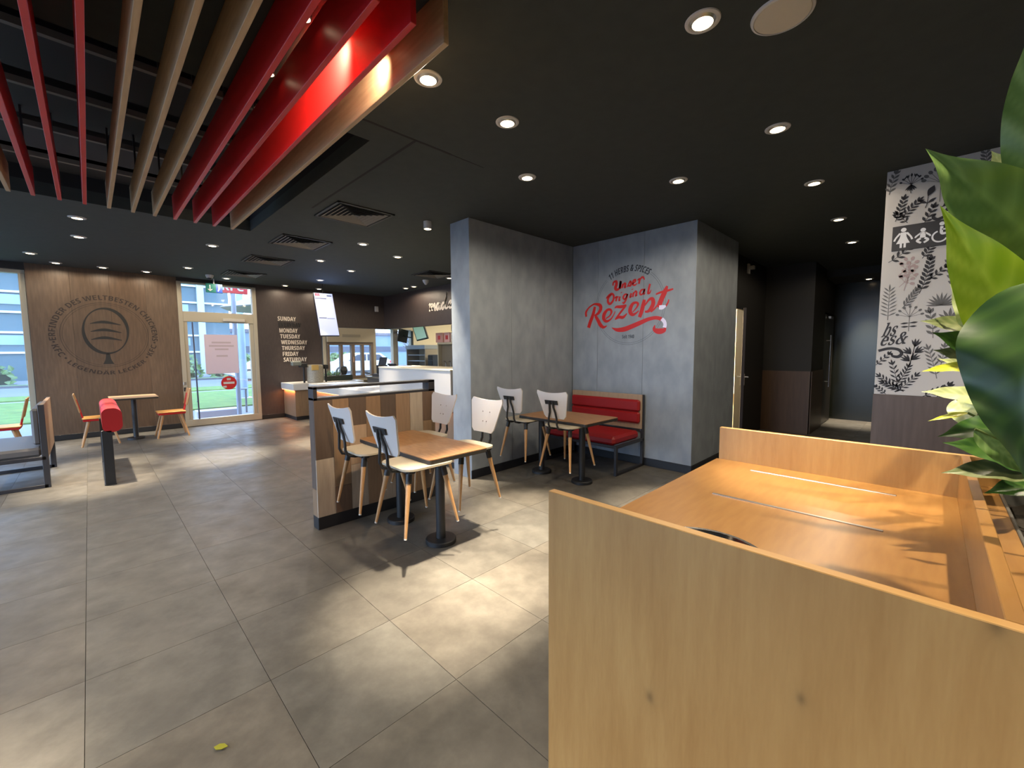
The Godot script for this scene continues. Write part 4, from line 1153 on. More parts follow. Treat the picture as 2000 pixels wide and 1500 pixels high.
		obj("foot", bb(-0.06, 0.0, -0.07, 0.16, 0.2, 0.07, 0.01), M.black, t)
		obj("drawer", bb(-0.12, -0.06, -0.16, 0.22, 0.0, 0.16, 0.004), mat(Color(0.2, 0.2, 0.22), 0.5), t)
	var wk = thing("work_table", "grey kitchen work table carrying the tills behind the counter", "table", Vector3(4.9, 0, -8.7))
	obj("top", bb(-0.35, 0.88, -0.7, 0.35, 0.92, 0.75, 0.004), M.steel, wk)
	obj("body", bb(-0.32, 0.0, -0.66, 0.32, 0.88, 0.7, 0.004), mat(Color(0.30, 0.29, 0.28), 0.5), wk)

# ---------------------------------------------------------------- counters
func build_counters():
	var c = thing("service_counter", "long white service counter with a raised end and warm light strip", "counter", Vector3(3.1, 0, 0))
	obj("counter_top", bb(0, 0.72, -8.9, 0.95, 0.85, -5.95, 0.006), M.white, c)
	obj("raised_front", bb(0, 0.74, -5.95, 0.6, 1.245, -4.15, 0.004), M.white, c)
	obj("raised_top", bb(-0.006, 1.245, -5.955, 0.62, 1.262, -4.15, 0.003), mat(Color(0.88, 0.85, 0.76), 0.35), c)
	obj("body", bb(0.06, 0.09, -8.84, 0.9, 0.72, -4.15, 0.004), M.planks[1], c)
	obj("kick_plate", bb(0.1, 0, -8.8, 0.88, 0.09, -4.15), M.black, c)
	obj("light_strip", bb(0.025, 0.708, -8.86, 0.045, 0.72, -4.2), glow(Color(1.0, 0.62, 0.32), 4.0), c)
	area("light_strip_area", Vector3(3.133, 0.70, -6.5), Vector2(0.03, 4.4), 0.9, Color(1.0, 0.66, 0.36))
	var d = thing("pickup_counter", "low white-topped counter by the weekday wall with warm light under its slab", "counter", Vector3(3.07, 0, -9.72))
	obj("counter_top", bb(0, 0.66, -0.82, 1.6, 0.80, 0.0, 0.006), M.white, d)
	obj("body", bb(0.045, 0.08, -0.8, 1.55, 0.66, -0.045, 0.004), M.planks[1], d)
	obj("kick_plate", bb(0.06, 0, -0.8, 1.5, 0.08, -0.06), M.black, d)
	obj("light_strip", bb(0.012, 0.648, -0.8, 0.03, 0.66, -0.02), glow(Color(1.0, 0.55, 0.28), 4.0), d)
	area("pickup_strip_area", Vector3(3.09, 0.64, -10.1), Vector2(0.03, 0.7), 0.35, Color(1.0, 0.6, 0.32))
	# things standing on the pickup counter
	var bg = thing("mottled_canister", "mottled white canister on the low counter below the weekday wall", "canister", Vector3(3.64, 0.80, -10.0))
	var st := mb(); lathe(st, [Vector2(0.0, 0), Vector2(0.165, 0), Vector2(0.17, 0.02), Vector2(0.17, 0.37), Vector2(0.155, 0.40), Vector2(0.0, 0.40)], 28)
	obj("body", st, tex_mat(noise_tex(71, 0.05, [Color(0.48, 0.45, 0.40), Color(0.70, 0.68, 0.62)], 3, 256, 256), Vector3.ONE * 3.0, 0.5), bg)
	obj("label_patch", bb(-0.13, 0.28, 0.14, 0.02, 0.40, 0.176, 0.004), mat(Color(0.72, 0.60, 0.35), 0.6), bg)
	var pd = thing("card_terminal", "card terminal on a black arm in front of the last weekday line", "terminal", Vector3(3.32, 0.80, -10.0))
	var pst := mb(); tube(pst, [Vector3(0.08, 0, 0), Vector3(0.08, 0.36, 0), Vector3(0.0, 0.42, 0.02)], 0.022, 10); obj("arm", pst, M.black, pd)
	var pb := mb(); box(pb, Vector3(-0.09, 0.44, 0.03), Vector3(0.20, 0.10, 0.12), 0.02); obj("body", pb, mat(Color(0.44, 0.46, 0.43), 0.5), pd)
	obj("holder", bb(-0.02, 0.35, -0.05, 0.14, 0.44, 0.06, 0.01), M.black, pd)
	var pp = thing("black_stand", "slim black pole stand beside the mottled canister", "stand", Vector3(3.86, 0.80, -9.95))
	var ps := mb(); cyl(ps, Vector3(0, 0, 0), Vector3(0, 0.40, 0), 0.022, 0.022); obj("pole", ps, M.black, pp)
	obj("head", bb(-0.04, 0.30, -0.04, 0.05, 0.40, 0.05, 0.01), M.black, pp)
	var hb = thing("dark_planter", "dark green planter box with small leaves on the sill of the serving window", "planter", Vector3(4.33, 0.80, -10.18))
	obj("trough", bb(-0.40, 0, -0.08, 0.25, 0.13, 0.08, 0.02), mat(Color(0.13, 0.17, 0.15), 0.5), hb)
	var lf := mb()
	for i in 40:
		var p := Vector3(rng.randf_range(-0.38, -0.05), 0.12, rng.randf_range(-0.06, 0.06))
		var q := p + Vector3(rng.randf_range(-0.06, 0.06), rng.randf_range(0.05, 0.16), rng.randf_range(-0.06, 0.06))
		leaf(lf, p, q, 0.03, Vector3(0.3, 0.4, 0.9), 0.01, [Color(0.10, 0.20, 0.14), Color(0.16, 0.30, 0.18)], 4)
	obj("foliage", lf, leaf_mat(Color(0.05, 0.12, 0.06)), hb)
	var vs := mb(); lathe(vs, [Vector2(0, 0.13), Vector2(0.05, 0.14), Vector2(0.085, 0.24), Vector2(0.06, 0.33), Vector2(0.0, 0.35)], 18, Transform3D(Basis.IDENTITY, Vector3(0.06, 0, 0)))
	obj("round_pot", vs, M.black, hb)

# ---------------------------------------------------------------- low partition with planks
func build_partition():
	var p = thing("partition", "low partition clad in mixed wooden planks with a black frame and a see-through slot", "partition", Vector3(0, 0, 0))
	var x0 := 1.27; var x1 := 2.455; var zf := -3.555; var zb := -3.665
	obj("core", bb(x0 + 0.012, 0.1, zb + 0.012, x1 - 0.012, 1.09, zf - 0.012), M.frame, p)
	obj("kick_plate", bb(x0, 0, zb, x1, 0.105, zf, 0.002), mat(Color(0.10, 0.11, 0.13), 0.5), p)
	var fr := mb()
	box(fr, Vector3((x0 + x1) / 2, 1.192, (zf + zb) / 2), Vector3(x1 - x0, 0.022, zf - zb), 0.002)
	box(fr, Vector3((x0 + x1) / 2, 1.100, (zf + zb) / 2), Vector3(x1 - x0, 0.020, zf - zb), 0.002)
	box(fr, Vector3(x0 + 0.016, 1.146, (zf + zb) / 2), Vector3(0.032, 0.11, zf - zb), 0.002)
	box(fr, Vector3(x1 - 0.036, 1.146, (zf + zb) / 2), Vector3(0.072, 0.11, zf - zb), 0.002)
	obj("top_frame", fr, M.frame, p)
	obj("pane", bb(x0 + 0.03, 1.108, -3.612, x1 - 0.07, 1.182, -3.606), M.glass, p)
	# planks in columns: [x0, x1, [[y0, y1, tone], ...]]
	var cols := [[1.27, 1.42, [[0.595, 1.09, 0], [0.105, 0.595, 2]]], [1.42, 1.563, [[0.335, 1.09, 1], [0.105, 0.335, 3]]], [1.563, 1.718, [[0.845, 1.09, 0], [0.50, 0.845, 5], [0.105, 0.50, 2]]],
		[1.718, 1.86, [[0.62, 1.09, 1], [0.105, 0.62, 4]]], [1.86, 2.013, [[0.80, 1.09, 0], [0.45, 0.80, 4], [0.105, 0.45, 2]]], [2.013, 2.166, [[0.72, 1.09, 4], [0.35, 0.72, 1], [0.105, 0.35, 3]]],
		[2.166, 2.31, [[0.60, 1.09, 2], [0.105, 0.60, 1]]], [2.31, 2.455, [[0.80, 1.09, 3], [0.42, 0.80, 1], [0.105, 0.42, 0]]]]
	for c in cols:
		for q in c[2]:
			obj("plank", bb(c[0] + 0.001, q[0] + 0.001, zf - 0.013, c[1] - 0.001, q[1] - 0.001, zf + 0.001 * (q[2] % 2), 0.0012), M.planks[q[2]], p)
			obj("plank", bb(c[0] + 0.001, q[0] + 0.001, zb, c[1] - 0.001, q[1] - 0.001, zb + 0.013, 0.0012), M.planks[(q[2] + 2) % 6], p)
	for q in [[0.105, 0.34, 1], [0.34, 1.09, 0]]:
		obj("plank", bb(x0, q[0] + 0.001, zb + 0.002, x0 + 0.013, q[1] - 0.001, zf - 0.014, 0.0012), M.planks[q[2]], p)
		obj("plank", bb(x1 - 0.013, q[0] + 0.001, zb + 0.002, x1, q[1] - 0.001, zf - 0.014, 0.0012), M.planks[q[2]], p)

# ---------------------------------------------------------------- tables and hanging chairs
func make_table(n: String, label: String, at: Vector3, w: float, l: float, poles: Array, topm: Material, px := 0.0) -> Node3D:
	var t = thing(n, label, "table", at, 0.0, "dining tables with black column legs")
	var st := mb()
	prism(st, rrect(w, l, 0.03), 0.006, Transform3D(Basis(Vector3(1, 0, 0), Vector3(0, 0, -1), Vector3(0, 1, 0)), Vector3(0, 0.739, 0)))
	obj("tabletop", st, topm, t)
	var eg := mb()
	prism(eg, rrect(w + 0.002, l + 0.002, 0.031), 0.026, Transform3D(Basis(Vector3(1, 0, 0), Vector3(0, 0, -1), Vector3(0, 1, 0)), Vector3(0, 0.7125, 0)))
	obj("table_edge", eg, mat(Color(0.14, 0.13, 0.12), 0.5), t)
	for z in poles:
		var p := mb(); cyl(p, Vector3(px, 0.03, z), Vector3(px, 0.7125, z), 0.036, 0.036, 24); obj("column", p, M.black, t)
		var b := mb(); lathe(b, [Vector2(0, 0.034), Vector2(0.112, 0.034), Vector2(0.118, 0.028), Vector2(0.118, 0.0), Vector2(0, 0)], 36, Transform3D(Basis.IDENTITY, Vector3(px, 0, z))); obj("base", b, M.black, t)
	return t

# local frame: seat over the origin, the sitter faces +X
func make_chair(label: String) -> Node3D:
	var t = thing("dining_chair", label, "chair", Vector3.ZERO, 0.0, "white-backed chairs hung on the tables")
	# seat: rounded, slightly dished plywood
	var s := mb()
	var out := PackedVector2Array()
	for p in rrect(0.41, 0.42, 0.09, 8):
		out.append(Vector2(p.x, p.y * (0.92 + 0.10 * (p.x + 0.2))))
	prism(s, out, 0.014, Transform3D(Basis(Vector3(1, 0, 0), Vector3(0, 0, -1), Vector3(0, 1, 0)), Vector3(0.015, 0.436, 0)))
	obj("seat", s, M.veneer, t)
	# backrest: trapezoid sheet bent about the sitter, leaning back
	var b := mb()
	var nu := 12
	var nv := 10
	var f := func(u: float, v: float, k: float) -> Vector3:
		var hw := lerpf(0.132, 0.205, v)
		# rounded corners
		var cu := clampf(absf(u), 0.0, 1.0)
		var edge := 1.0
		if v > 0.9: edge = 1.0 - 0.10 * pow((v - 0.9) / 0.1, 2.0)
		if v < 0.1: edge = 1.0 - 0.16 * pow((0.1 - v) / 0.1, 2.0)
		var z := u * hw * edge
		var x := -0.205 - 0.075 * v + 0.55 * z * z + k
		return Vector3(x, 0.535 + 0.268 * v + 0.02 * cu * cu * v, z)
	for k in 2:
		var off := 0.0 if k == 0 else -0.012
		for i in nu:
			for j in nv:
				var u0 := -1.0 + 2.0 * i / nu; var u1 := -1.0 + 2.0 * (i + 1) / nu
				var v0 := float(j) / nv; var v1 := float(j + 1) / nv
				var a: Vector3 = f.call(u0, v0, off); var c: Vector3 = f.call(u1, v0, off); var d: Vector3 = f.call(u1, v1, off); var e: Vector3 = f.call(u0, v1, off)
				var n := (c - a).cross(e - a).normalized()
				if (n.x > 0.0) != (k == 0): n = -n
				quad(b, a, c, d, e, n)
	for i in nu:
		for q in [[0.0, -1.0], [1.0, 1.0]]:
			var u0 := -1.0 + 2.0 * i / nu; var u1 := -1.0 + 2.0 * (i + 1) / nu
			quad(b, f.call(u0, q[0], 0.0), f.call(u1, q[0], 0.0), f.call(u1, q[0], -0.012), f.call(u0, q[0], -0.012), Vector3(0, q[1], 0))
	for j in nv:
		for q in [-1.0, 1.0]:
			var v0 := float(j) / nv; var v1 := float(j + 1) / nv
			quad(b, f.call(q, v0, 0.0), f.call(q, v1, 0.0), f.call(q, v1, -0.012), f.call(q, v0, -0.012), Vector3(0, -0.2, q).normalized())
	obj("backrest", b, M.shell, t)
	# black T bracket: plate on the back and two bent bars running under the seat
	var br := mb()
	box(br, Vector3(0, 0, 0), Vector3(0.007, 0.044, 0.165), 0.002, Transform3D(Basis(Vector3(0, 0, 1), 0.27), Vector3(-0.270, 0.705, 0)))
	obj("bracket_plate", br, M.black, t)
	for q in [-1.0, 1.0]:
		var tb := mb()
		var path := [Vector3(-0.274, 0.715, q * 0.022), Vector3(-0.268, 0.66, q * 0.024), Vector3(-0.250, 0.60, q * 0.036), Vector3(-0.246, 0.54, q * 0.05), Vector3(-0.246, 0.475, q * 0.055), Vector3(-0.225, 0.432, q * 0.056), Vector3(-0.17, 0.418, q * 0.056), Vector3(0.10, 0.418, q * 0.056)]
		tube(tb, path, 0.0105, 10)
		obj("back_bar", tb, M.black, t)
	var un := mb()
	box(un, Vector3(0.0, 0.426, 0), Vector3(0.33, 0.02, 0.30), 0.006)
	box(un, Vector3(-0.13, 0.424, 0), Vector3(0.05, 0.022, 0.34), 0.006); box(un, Vector3(0.13, 0.424, 0), Vector3(0.05, 0.022, 0.34), 0.006)
	obj("seat_frame", un, M.black, t)
	var bt := mb()
	for q in [[0.705, 0.045], [0.705, -0.045], [0.625, 0.022], [0.625, -0.022]]:
		var x: float = -0.205 - 0.075 * (q[0] - 0.535) / 0.268
		cyl(bt, Vector3(x - 0.002, q[0], q[1]), Vector3(x + 0.004, q[0], q[1]), 0.006, 0.005, 10)
	obj("bolt", bt, M.chrome, t)
	for sx in [-1.0, 1.0]:
		for sz in [-1.0, 1.0]:
			var top := Vector3(sx * 0.135, 0.42, sz * 0.135)
			var bot := Vector3(sx * 0.215, 0.0, sz * 0.20)
			var mid := top.lerp(bot, 0.17)
			var lg := mb(); cyl(lg, bot.lerp(top, 0.02), mid, 0.0095, 0.0185, 14)
			var leg = obj("leg", lg, M.leg, t)
			var so := mb(); cyl(so, mid, top, 0.0215, 0.0215, 14); obj("socket", so, M.black, leg)
			var gl := mb(); cyl(gl, bot, bot.lerp(top, 0.02), 0.0095, 0.0098, 12); obj("glide", gl, M.white, leg)
	return t

func build_tables():
	make_table("dining_table", "wooden table with black edge and four hanging chairs beside the plank partition", Vector3(1.865, 0, -2.925), 0.535, 1.07, [0.27, -0.33], M.top)
	make_table("dining_table", "wooden table in the grey alcove between two hanging chairs and the red bench", Vector3(3.80, 0, -2.90), 0.62, 0.95, [0.17, -0.43], M.top, 0.05)
	var h := 0.26
	var c = make_chair("white-backed chair hung on the near table, back to the open floor, closest to the camera")
	c.position = Vector3(1.60, h, -2.57)
	copy(c, Vector3(1.585, h, -3.19), 0.0, "white-backed chair hung on the near table against the partition, back to the floor")
	copy(c, Vector3(2.145, h, -2.70), PI, "white-backed chair hung on the near table, facing the camera, bolts showing, farther from the partition")
	copy(c, Vector3(2.15, h, -3.33), PI, "white-backed chair hung on the near table, facing the camera, between partition and grey wall")
	copy(c, Vector3(3.54, h, -2.70), 0.0, "white-backed chair hung on the alcove table, nearer the tray kiosk")
	copy(c, Vector3(3.55, h, -3.32), 0.0, "white-backed chair hung on the alcove table, close to the dark grey wall")

# ---------------------------------------------------------------- red bench in the alcove
func build_bench():
	var t = thing("red_bench", "red upholstered bench with wooden back rails and black steel frame in the grey alcove", "bench", Vector3(4.62, 0, -3.12))
	var z0 := -0.56; var z1 := 0.56
	var fr := mb()
	for z in [z0 + 0.02, z1 - 0.02]:
		box(fr, Vector3(0.335, 0.46, z), Vector3(0.035, 0.92, 0.035), 0.003)
		box(fr, Vector3(-0.30, 0.17, z), Vector3(0.035, 0.34, 0.035), 0.003)
		box(fr, Vector3(0.02, 0.018, z), Vector3(0.64, 0.035, 0.035), 0.003)
		box(fr, Vector3(0.02, 0.345, z), Vector3(0.66, 0.035, 0.035), 0.003)
	box(fr, Vector3(-0.30, 0.345, 0), Vector3(0.035, 0.035, 1.1), 0.003)
	obj("frame", fr, M.frame, t)
	var c := mb(); box(c, Vector3(-0.03, 0.415, 0), Vector3(0.60, 0.105, 1.06), 0.03); obj("seat_cushion", c, M.redpad, t)
	var b := bx(Vector3(0.318, 0.70, 0), Vector3(0.03, 0.44, 1.09), 0.003); obj("back_board", b, M.planks[5], t)
	for q in [[0.555, 0.70], [0.705, 0.855]]:
		var k := mb(); box(k, Vector3(0.28, (q[0] + q[1]) / 2, 0), Vector3(0.06, q[1] - q[0], 1.06), 0.022); obj("back_cushion", k, M.redpad, t)

# ---------------------------------------------------------------- seating by the emblem wall
func make_wood_chair(label: String, at: Vector3, turn: float) -> Node3D:
	var t = thing("wood_chair", label, "chair", at, turn, "small wooden chairs with red undersides")
	var wood: Material = M.planks[4]
	obj("seat", bb(-0.20, 0.44, -0.20, 0.20, 0.455, 0.20, 0.005), tex_mat(M.oak_t, Vector3(1, 4, 4), 0.5, Color(1.1, 1.05, 0.9)), t)
	obj("seat_underside", bb(-0.19, 0.405, -0.19, 0.19, 0.44, 0.19, 0.006), M.red, t)
	for z in [-0.115, 0.115]:
		var b := mb(); box(b, Vector3(0, 0, 0), Vector3(0.018, 0.30, 0.15), 0.006, Transform3D(Basis(Vector3(0, 0, 1), 0.20), Vector3(-0.245, 0.70, z))); obj("back_board", b, M.leg, t)
	var r := mb(); box(r, Vector3(0, 0, 0), Vector3(0.02, 0.36, 0.10), 0.005, Transform3D(Basis(Vector3(0, 0, 1), 0.20), Vector3(-0.215, 0.58, 0))); obj("back_spine", r, M.red, t)
	for sx in [-1.0, 1.0]:
		for sz in [-1.0, 1.0]:
			var lg := mb(); cyl(lg, Vector3(sx * 0.22, 0, sz * 0.20), Vector3(sx * 0.12, 0.41, sz * 0.13), 0.014, 0.021, 10); obj("leg", lg, M.leg, t)
	return t

func build_far_seating():
	var t = make_table("dining_table", "small pale-topped table against the brown emblem wall", Vector3(0.50, 0, -9.75), 0.62, 0.66, [0.0], mat(Color(0.80, 0.68, 0.56), 0.4))
	make_wood_chair("small wooden chair with red seat underside, beside the wall table and behind the red rail", Vector3(0.06, 0, -9.66), 0.0)
	make_wood_chair("small wooden chair with red seat underside, between the wall table and the glass door", Vector3(0.98, 0, -9.64), PI)
	make_wood_chair("wooden chair with red back silhouetted against the tall window, behind the upholstered bench", Vector3(-0.95, 0, -9.4), PI)
	make_table("dining_table", "small table with red edge at the tall window, cut off by the picture border", Vector3(-1.55, 0, -9.35), 0.6, 0.62, [0.0], M.top)
	# red padded rail on steel posts
	var r = thing("padded_rail", "red padded leaning rail on black steel posts standing on the tiled floor", "rail", Vector3(0.09, 0, -6.53))
	var pd := mb()
	var prof := rrect(0.17, 0.27, 0.07, 8)
	var sk := PackedVector2Array()
	for p in prof: sk.append(Vector2(p.x - 0.12 * p.y * p.y * 4.0, p.y))
	prism(pd, sk, 1.45, Transform3D(Basis(Vector3(1, 0, 0), Vector3(0, 1, 0), Vector3(0, 0, 1)), Vector3(0.055, 0.735, -1.45)))
	obj("cushion", pd, mat(Color(0.62, 0.05, 0.08), 0.5), r)
	for z in [-0.03, -1.40]:
		obj("post", bb(-0.045, 0.0, z - 0.03, 0.045, 0.62, z + 0.03, 0.004), M.black, r)
	obj("floor_plate", bb(-0.05, 0.0, -1.47, 0.05, 0.012, 0.02, 0.002), M.black, r)
	# bench with wooden back, seen from behind
	var b = thing("window_bench", "grey-seated bench with a wooden back panel and black steel loop legs by the window", "bench", Vector3(-0.42, 0, -7.5))
	obj("back_panel", bb(0.0, 0.33, -0.60, 0.035, 0.93, 0.53, 0.003), M.planks[4], b)
	var f := mb()
	for z in [-0.61, 0.575]:
		box(f, Vector3(0.012, 0.465, z), Vector3(0.05, 0.93, 0.04), 0.003)
		box(f, Vector3(-0.50, 0.17, z), Vector3(0.04, 0.34, 0.04), 0.003)
		box(f, Vector3(-0.25, 0.02, z), Vector3(0.54, 0.04, 0.04), 0.003)
		box(f, Vector3(-0.26, 0.335, z), Vector3(0.56, 0.04, 0.04), 0.003)
	box(f, Vector3(-0.50, 0.335, -0.02), Vector3(0.04, 0.04, 1.2), 0.003)
	obj("frame", f, M.frame, b)
	var c := mb(); box(c, Vector3(-0.27, 0.40, -0.02), Vector3(0.52, 0.10, 1.14), 0.025); obj("seat_cushion", c, mat(Color(0.34, 0.33, 0.33), 0.5), b)
	var d := mb(); box(d, Vector3(-0.04, 0.68, -0.02), Vector3(0.07, 0.40, 1.10), 0.02); obj("back_cushion", d, mat(Color(0.30, 0.29, 0.29), 0.5), b)

# ---------------------------------------------------------------- tray-return kiosk
func build_kiosk():
	var k = thing("tray_kiosk", "large light-oak tray return kiosk with raised side panels in the foreground", "kiosk", Vector3(0, 0, 0))
	obj("side_panel", bb(0.876, 0, -0.733, 0.901, 1.10, 0.75, 0.0015), M.oak_y, k)
	obj("side_panel", bb(2.211, 0, -0.733, 2.236, 1.10, 0.75, 0.0015), M.oak_y, k)
	obj("divider", bb(0.901, 0.94, 0.094, 2.211, 1.10, 0.117, 0.0015), M.oak_x, k)
	obj("cabinet_front", bb(0.901, 0.0, -0.715, 2.211, 0.91, -0.695, 0.002), M.oak_y, k)
	obj("cabinet_back", bb(0.901, 0.0, 0.72, 2.211, 1.0, 0.745, 0.002), M.oak_y, k)
	# worktop with the round chute cut out
	var w := CSGBox3D.new(); w.name = "worktop"; w.size = Vector3(1.31, 0.03, 0.836); w.position = Vector3(1.556, 0.925, -0.324); w.material = M.oak_x
	var h := CSGCylinder3D.new(); h.name = "chute_cut"; h.operation = CSGShape3D.OPERATION_SUBTRACTION; h.radius = 0.160; h.height = 0.2; h.sides = 48; h.position = Vector3(1.138 - 1.556, 0, -0.41 + 0.324)
	h.material = M.oak_x
	w.add_child(h); k.add_child(w)
	var st := mb(); lathe(st, [Vector2(0.138, -0.05), Vector2(0.144, -0.004), Vector2(0.150, 0.005), Vector2(0.158, 0.006), Vector2(0.166, 0.0)], 64, Transform3D(Basis.IDENTITY, Vector3(1.138, 0.94, -0.41)))
	obj("chute_ring", st, M.chrome, k)
	var tu := mb(); lathe(tu, [Vector2(0.142, -0.03), Vector2(0.136, -0.22), Vector2(0.0, -0.22)], 48, Transform3D(Basis.IDENTITY, Vector3(1.138, 0.94, -0.41)))
	obj("chute_wall", tu, mat(Color(0.16, 0.12, 0.12), 0.4), k)
	for q in [[1.650, -0.565], [2.090, -0.555]]:
		obj("metal_strip", bb(q[0] - 0.006, 0.939, q[1], q[0] + 0.006, 0.9425, q[1] + 0.49, 0.001), M.steel, k)
	# ledge on the planter side
	obj("planter_ledge", bb(0.901, 0.98, 0.117, 2.211, 1.0, 0.185, 0.002), M.oak_x, k)
	var p = thing("planter_liner", "grey planter liner filled with dark soil behind the kiosk divider", "planter", Vector3(1.556, 0.0, 0.46))
	var lm := mat(Color(0.36, 0.36, 0.35), 0.35)
	var ln := mb()
	for q in [[0, -0.27, 1.30, 0.008], [0, 0.255, 1.30, 0.008]]: box(ln, Vector3(q[0], 0.90, q[1]), Vector3(q[2], 0.20, q[3]), 0.002)
	for x in [-0.646, 0.646]: box(ln, Vector3(x, 0.90, -0.007), Vector3(0.008, 0.20, 0.53), 0.002)
	box(ln, Vector3(0, 0.80, -0.007), Vector3(1.30, 0.008, 0.53), 0.002)
	obj("liner", ln, lm, p)
	var so := mb()
	var gx := 26; var gz := 10
	for i in gx:
		for j in gz:
			var v := []
			for q in [[0, 0], [1, 0], [1, 1], [0, 1]]:
				var x: float = -0.642 + 1.284 * (i + q[0]) / gx
				var z: float = -0.266 + 0.516 * (j + q[1]) / gz
				v.append(Vector3(x, 0.955 + 0.018 * sin(x * 41.0 + z * 17.0) * cos(z * 53.0 - x * 23.0), z))
			var n: Vector3 = (v[3] - v[0]).cross(v[1] - v[0]).normalized()
			quad(so, v[0], v[1], v[2], v[3], n if n.y > 0.0 else -n)
	obj("soil", so, tex_mat(noise_tex(81, 0.06, [Color(0.10, 0.09, 0.07), Color(0.22, 0.19, 0.16)], 4, 256, 256), Vector3.ONE * 5.0, 0.95), p)

# ---------------------------------------------------------------- plant
func leaf_mat(back: Color) -> StandardMaterial3D:
	var m := StandardMaterial3D.new()
	m.vertex_color_use_as_albedo = true; m.roughness = 0.38; m.cull_mode = BaseMaterial3D.CULL_DISABLED
	m.backlight_enabled = true; m.backlight = back
	return m

# a pointed leaf with midrib fold and side veins; cols = [dark, light] linear colours
func leaf(st: SurfaceTool, b: Vector3, t: Vector3, w: float, facing: Vector3, droop: float, cols: Array, nv := 12):
	var d := t - b
	var side := d.cross(facing).normalized()
	var up := side.cross(d).normalized()
	var nu := 12 if nv > 20 else (8 if nv > 6 else 4)
	var g := []
	for i in nv + 1:
		var s := float(i) / nv
		var wd := w * 0.5 * pow(sin(PI * pow(s, 0.72)), 0.85) * (1.0 - 0.25 * s) * (1.0 - 0.5 * smoothstep(0.72, 1.0, s))
		if i == nv: wd = 0.0
		var c := b + d * s + up * droop * sin(PI * s) - up * droop * 0.8 * s * s
		var row := []
		for j in nu + 1:
			var u := -1.0 + 2.0 * j / nu
			var wave := 0.10 * wd * sin(s * 17.0 + u * 2.0) * absf(u)
			row.append(c + side * u * wd + up * (0.20 * wd * absf(u) + wave))
		g.append(row)
	var col := func(i: int, j: int) -> Color:
		var s := float(i) / nv
		var u := -1.0 + 2.0 * j / nu
		var vein := pow(0.5 + 0.5 * sin((s * 9.0 - absf(u) * 1.6) * TAU * 0.75), 2.0)
		var k := clampf(vein * 0.6 + 0.2 * sin(s * 5.0 + u * 3.0) + (0.5 if absf(u) < 0.1 else 0.1), 0.0, 1.0)
		return cols[0].lerp(cols[1], k)
	var nr := []
	for i in nv + 1:
		var row := []
		for j in nu + 1:
			var a: Vector3 = g[mini(i + 1, nv)][j] - g[maxi(i - 1, 0)][j]
			var c2: Vector3 = g[mini(maxi(i, 1), nv - 1)][mini(j + 1, nu)] - g[mini(maxi(i, 1), nv - 1)][maxi(j - 1, 0)]
			var n := c2.cross(a).normalized()
			row.append(n if n.dot(up) > 0.0 else -n)
		nr.append(row)
	for i in nv:
		for j in nu:
			var id := [[i, j], [i + 1, j], [i + 1, j + 1], [i, j], [i + 1, j + 1], [i, j + 1]]
			var a: Vector3 = g[i][j]; var c: Vector3 = g[i + 1][j + 1]
			var flip: bool = (g[i + 1][j] - a).cross(c - a).dot(up) > 0.0
			if flip: id = [[i, j], [i + 1, j + 1], [i + 1, j], [i, j], [i, j + 1], [i + 1, j + 1]]
			for q in id:
				st.set_color(col.call(q[0], q[1])); st.set_normal(nr[q[0]][q[1]]); st.add_vertex(g[q[0]][q[1]])

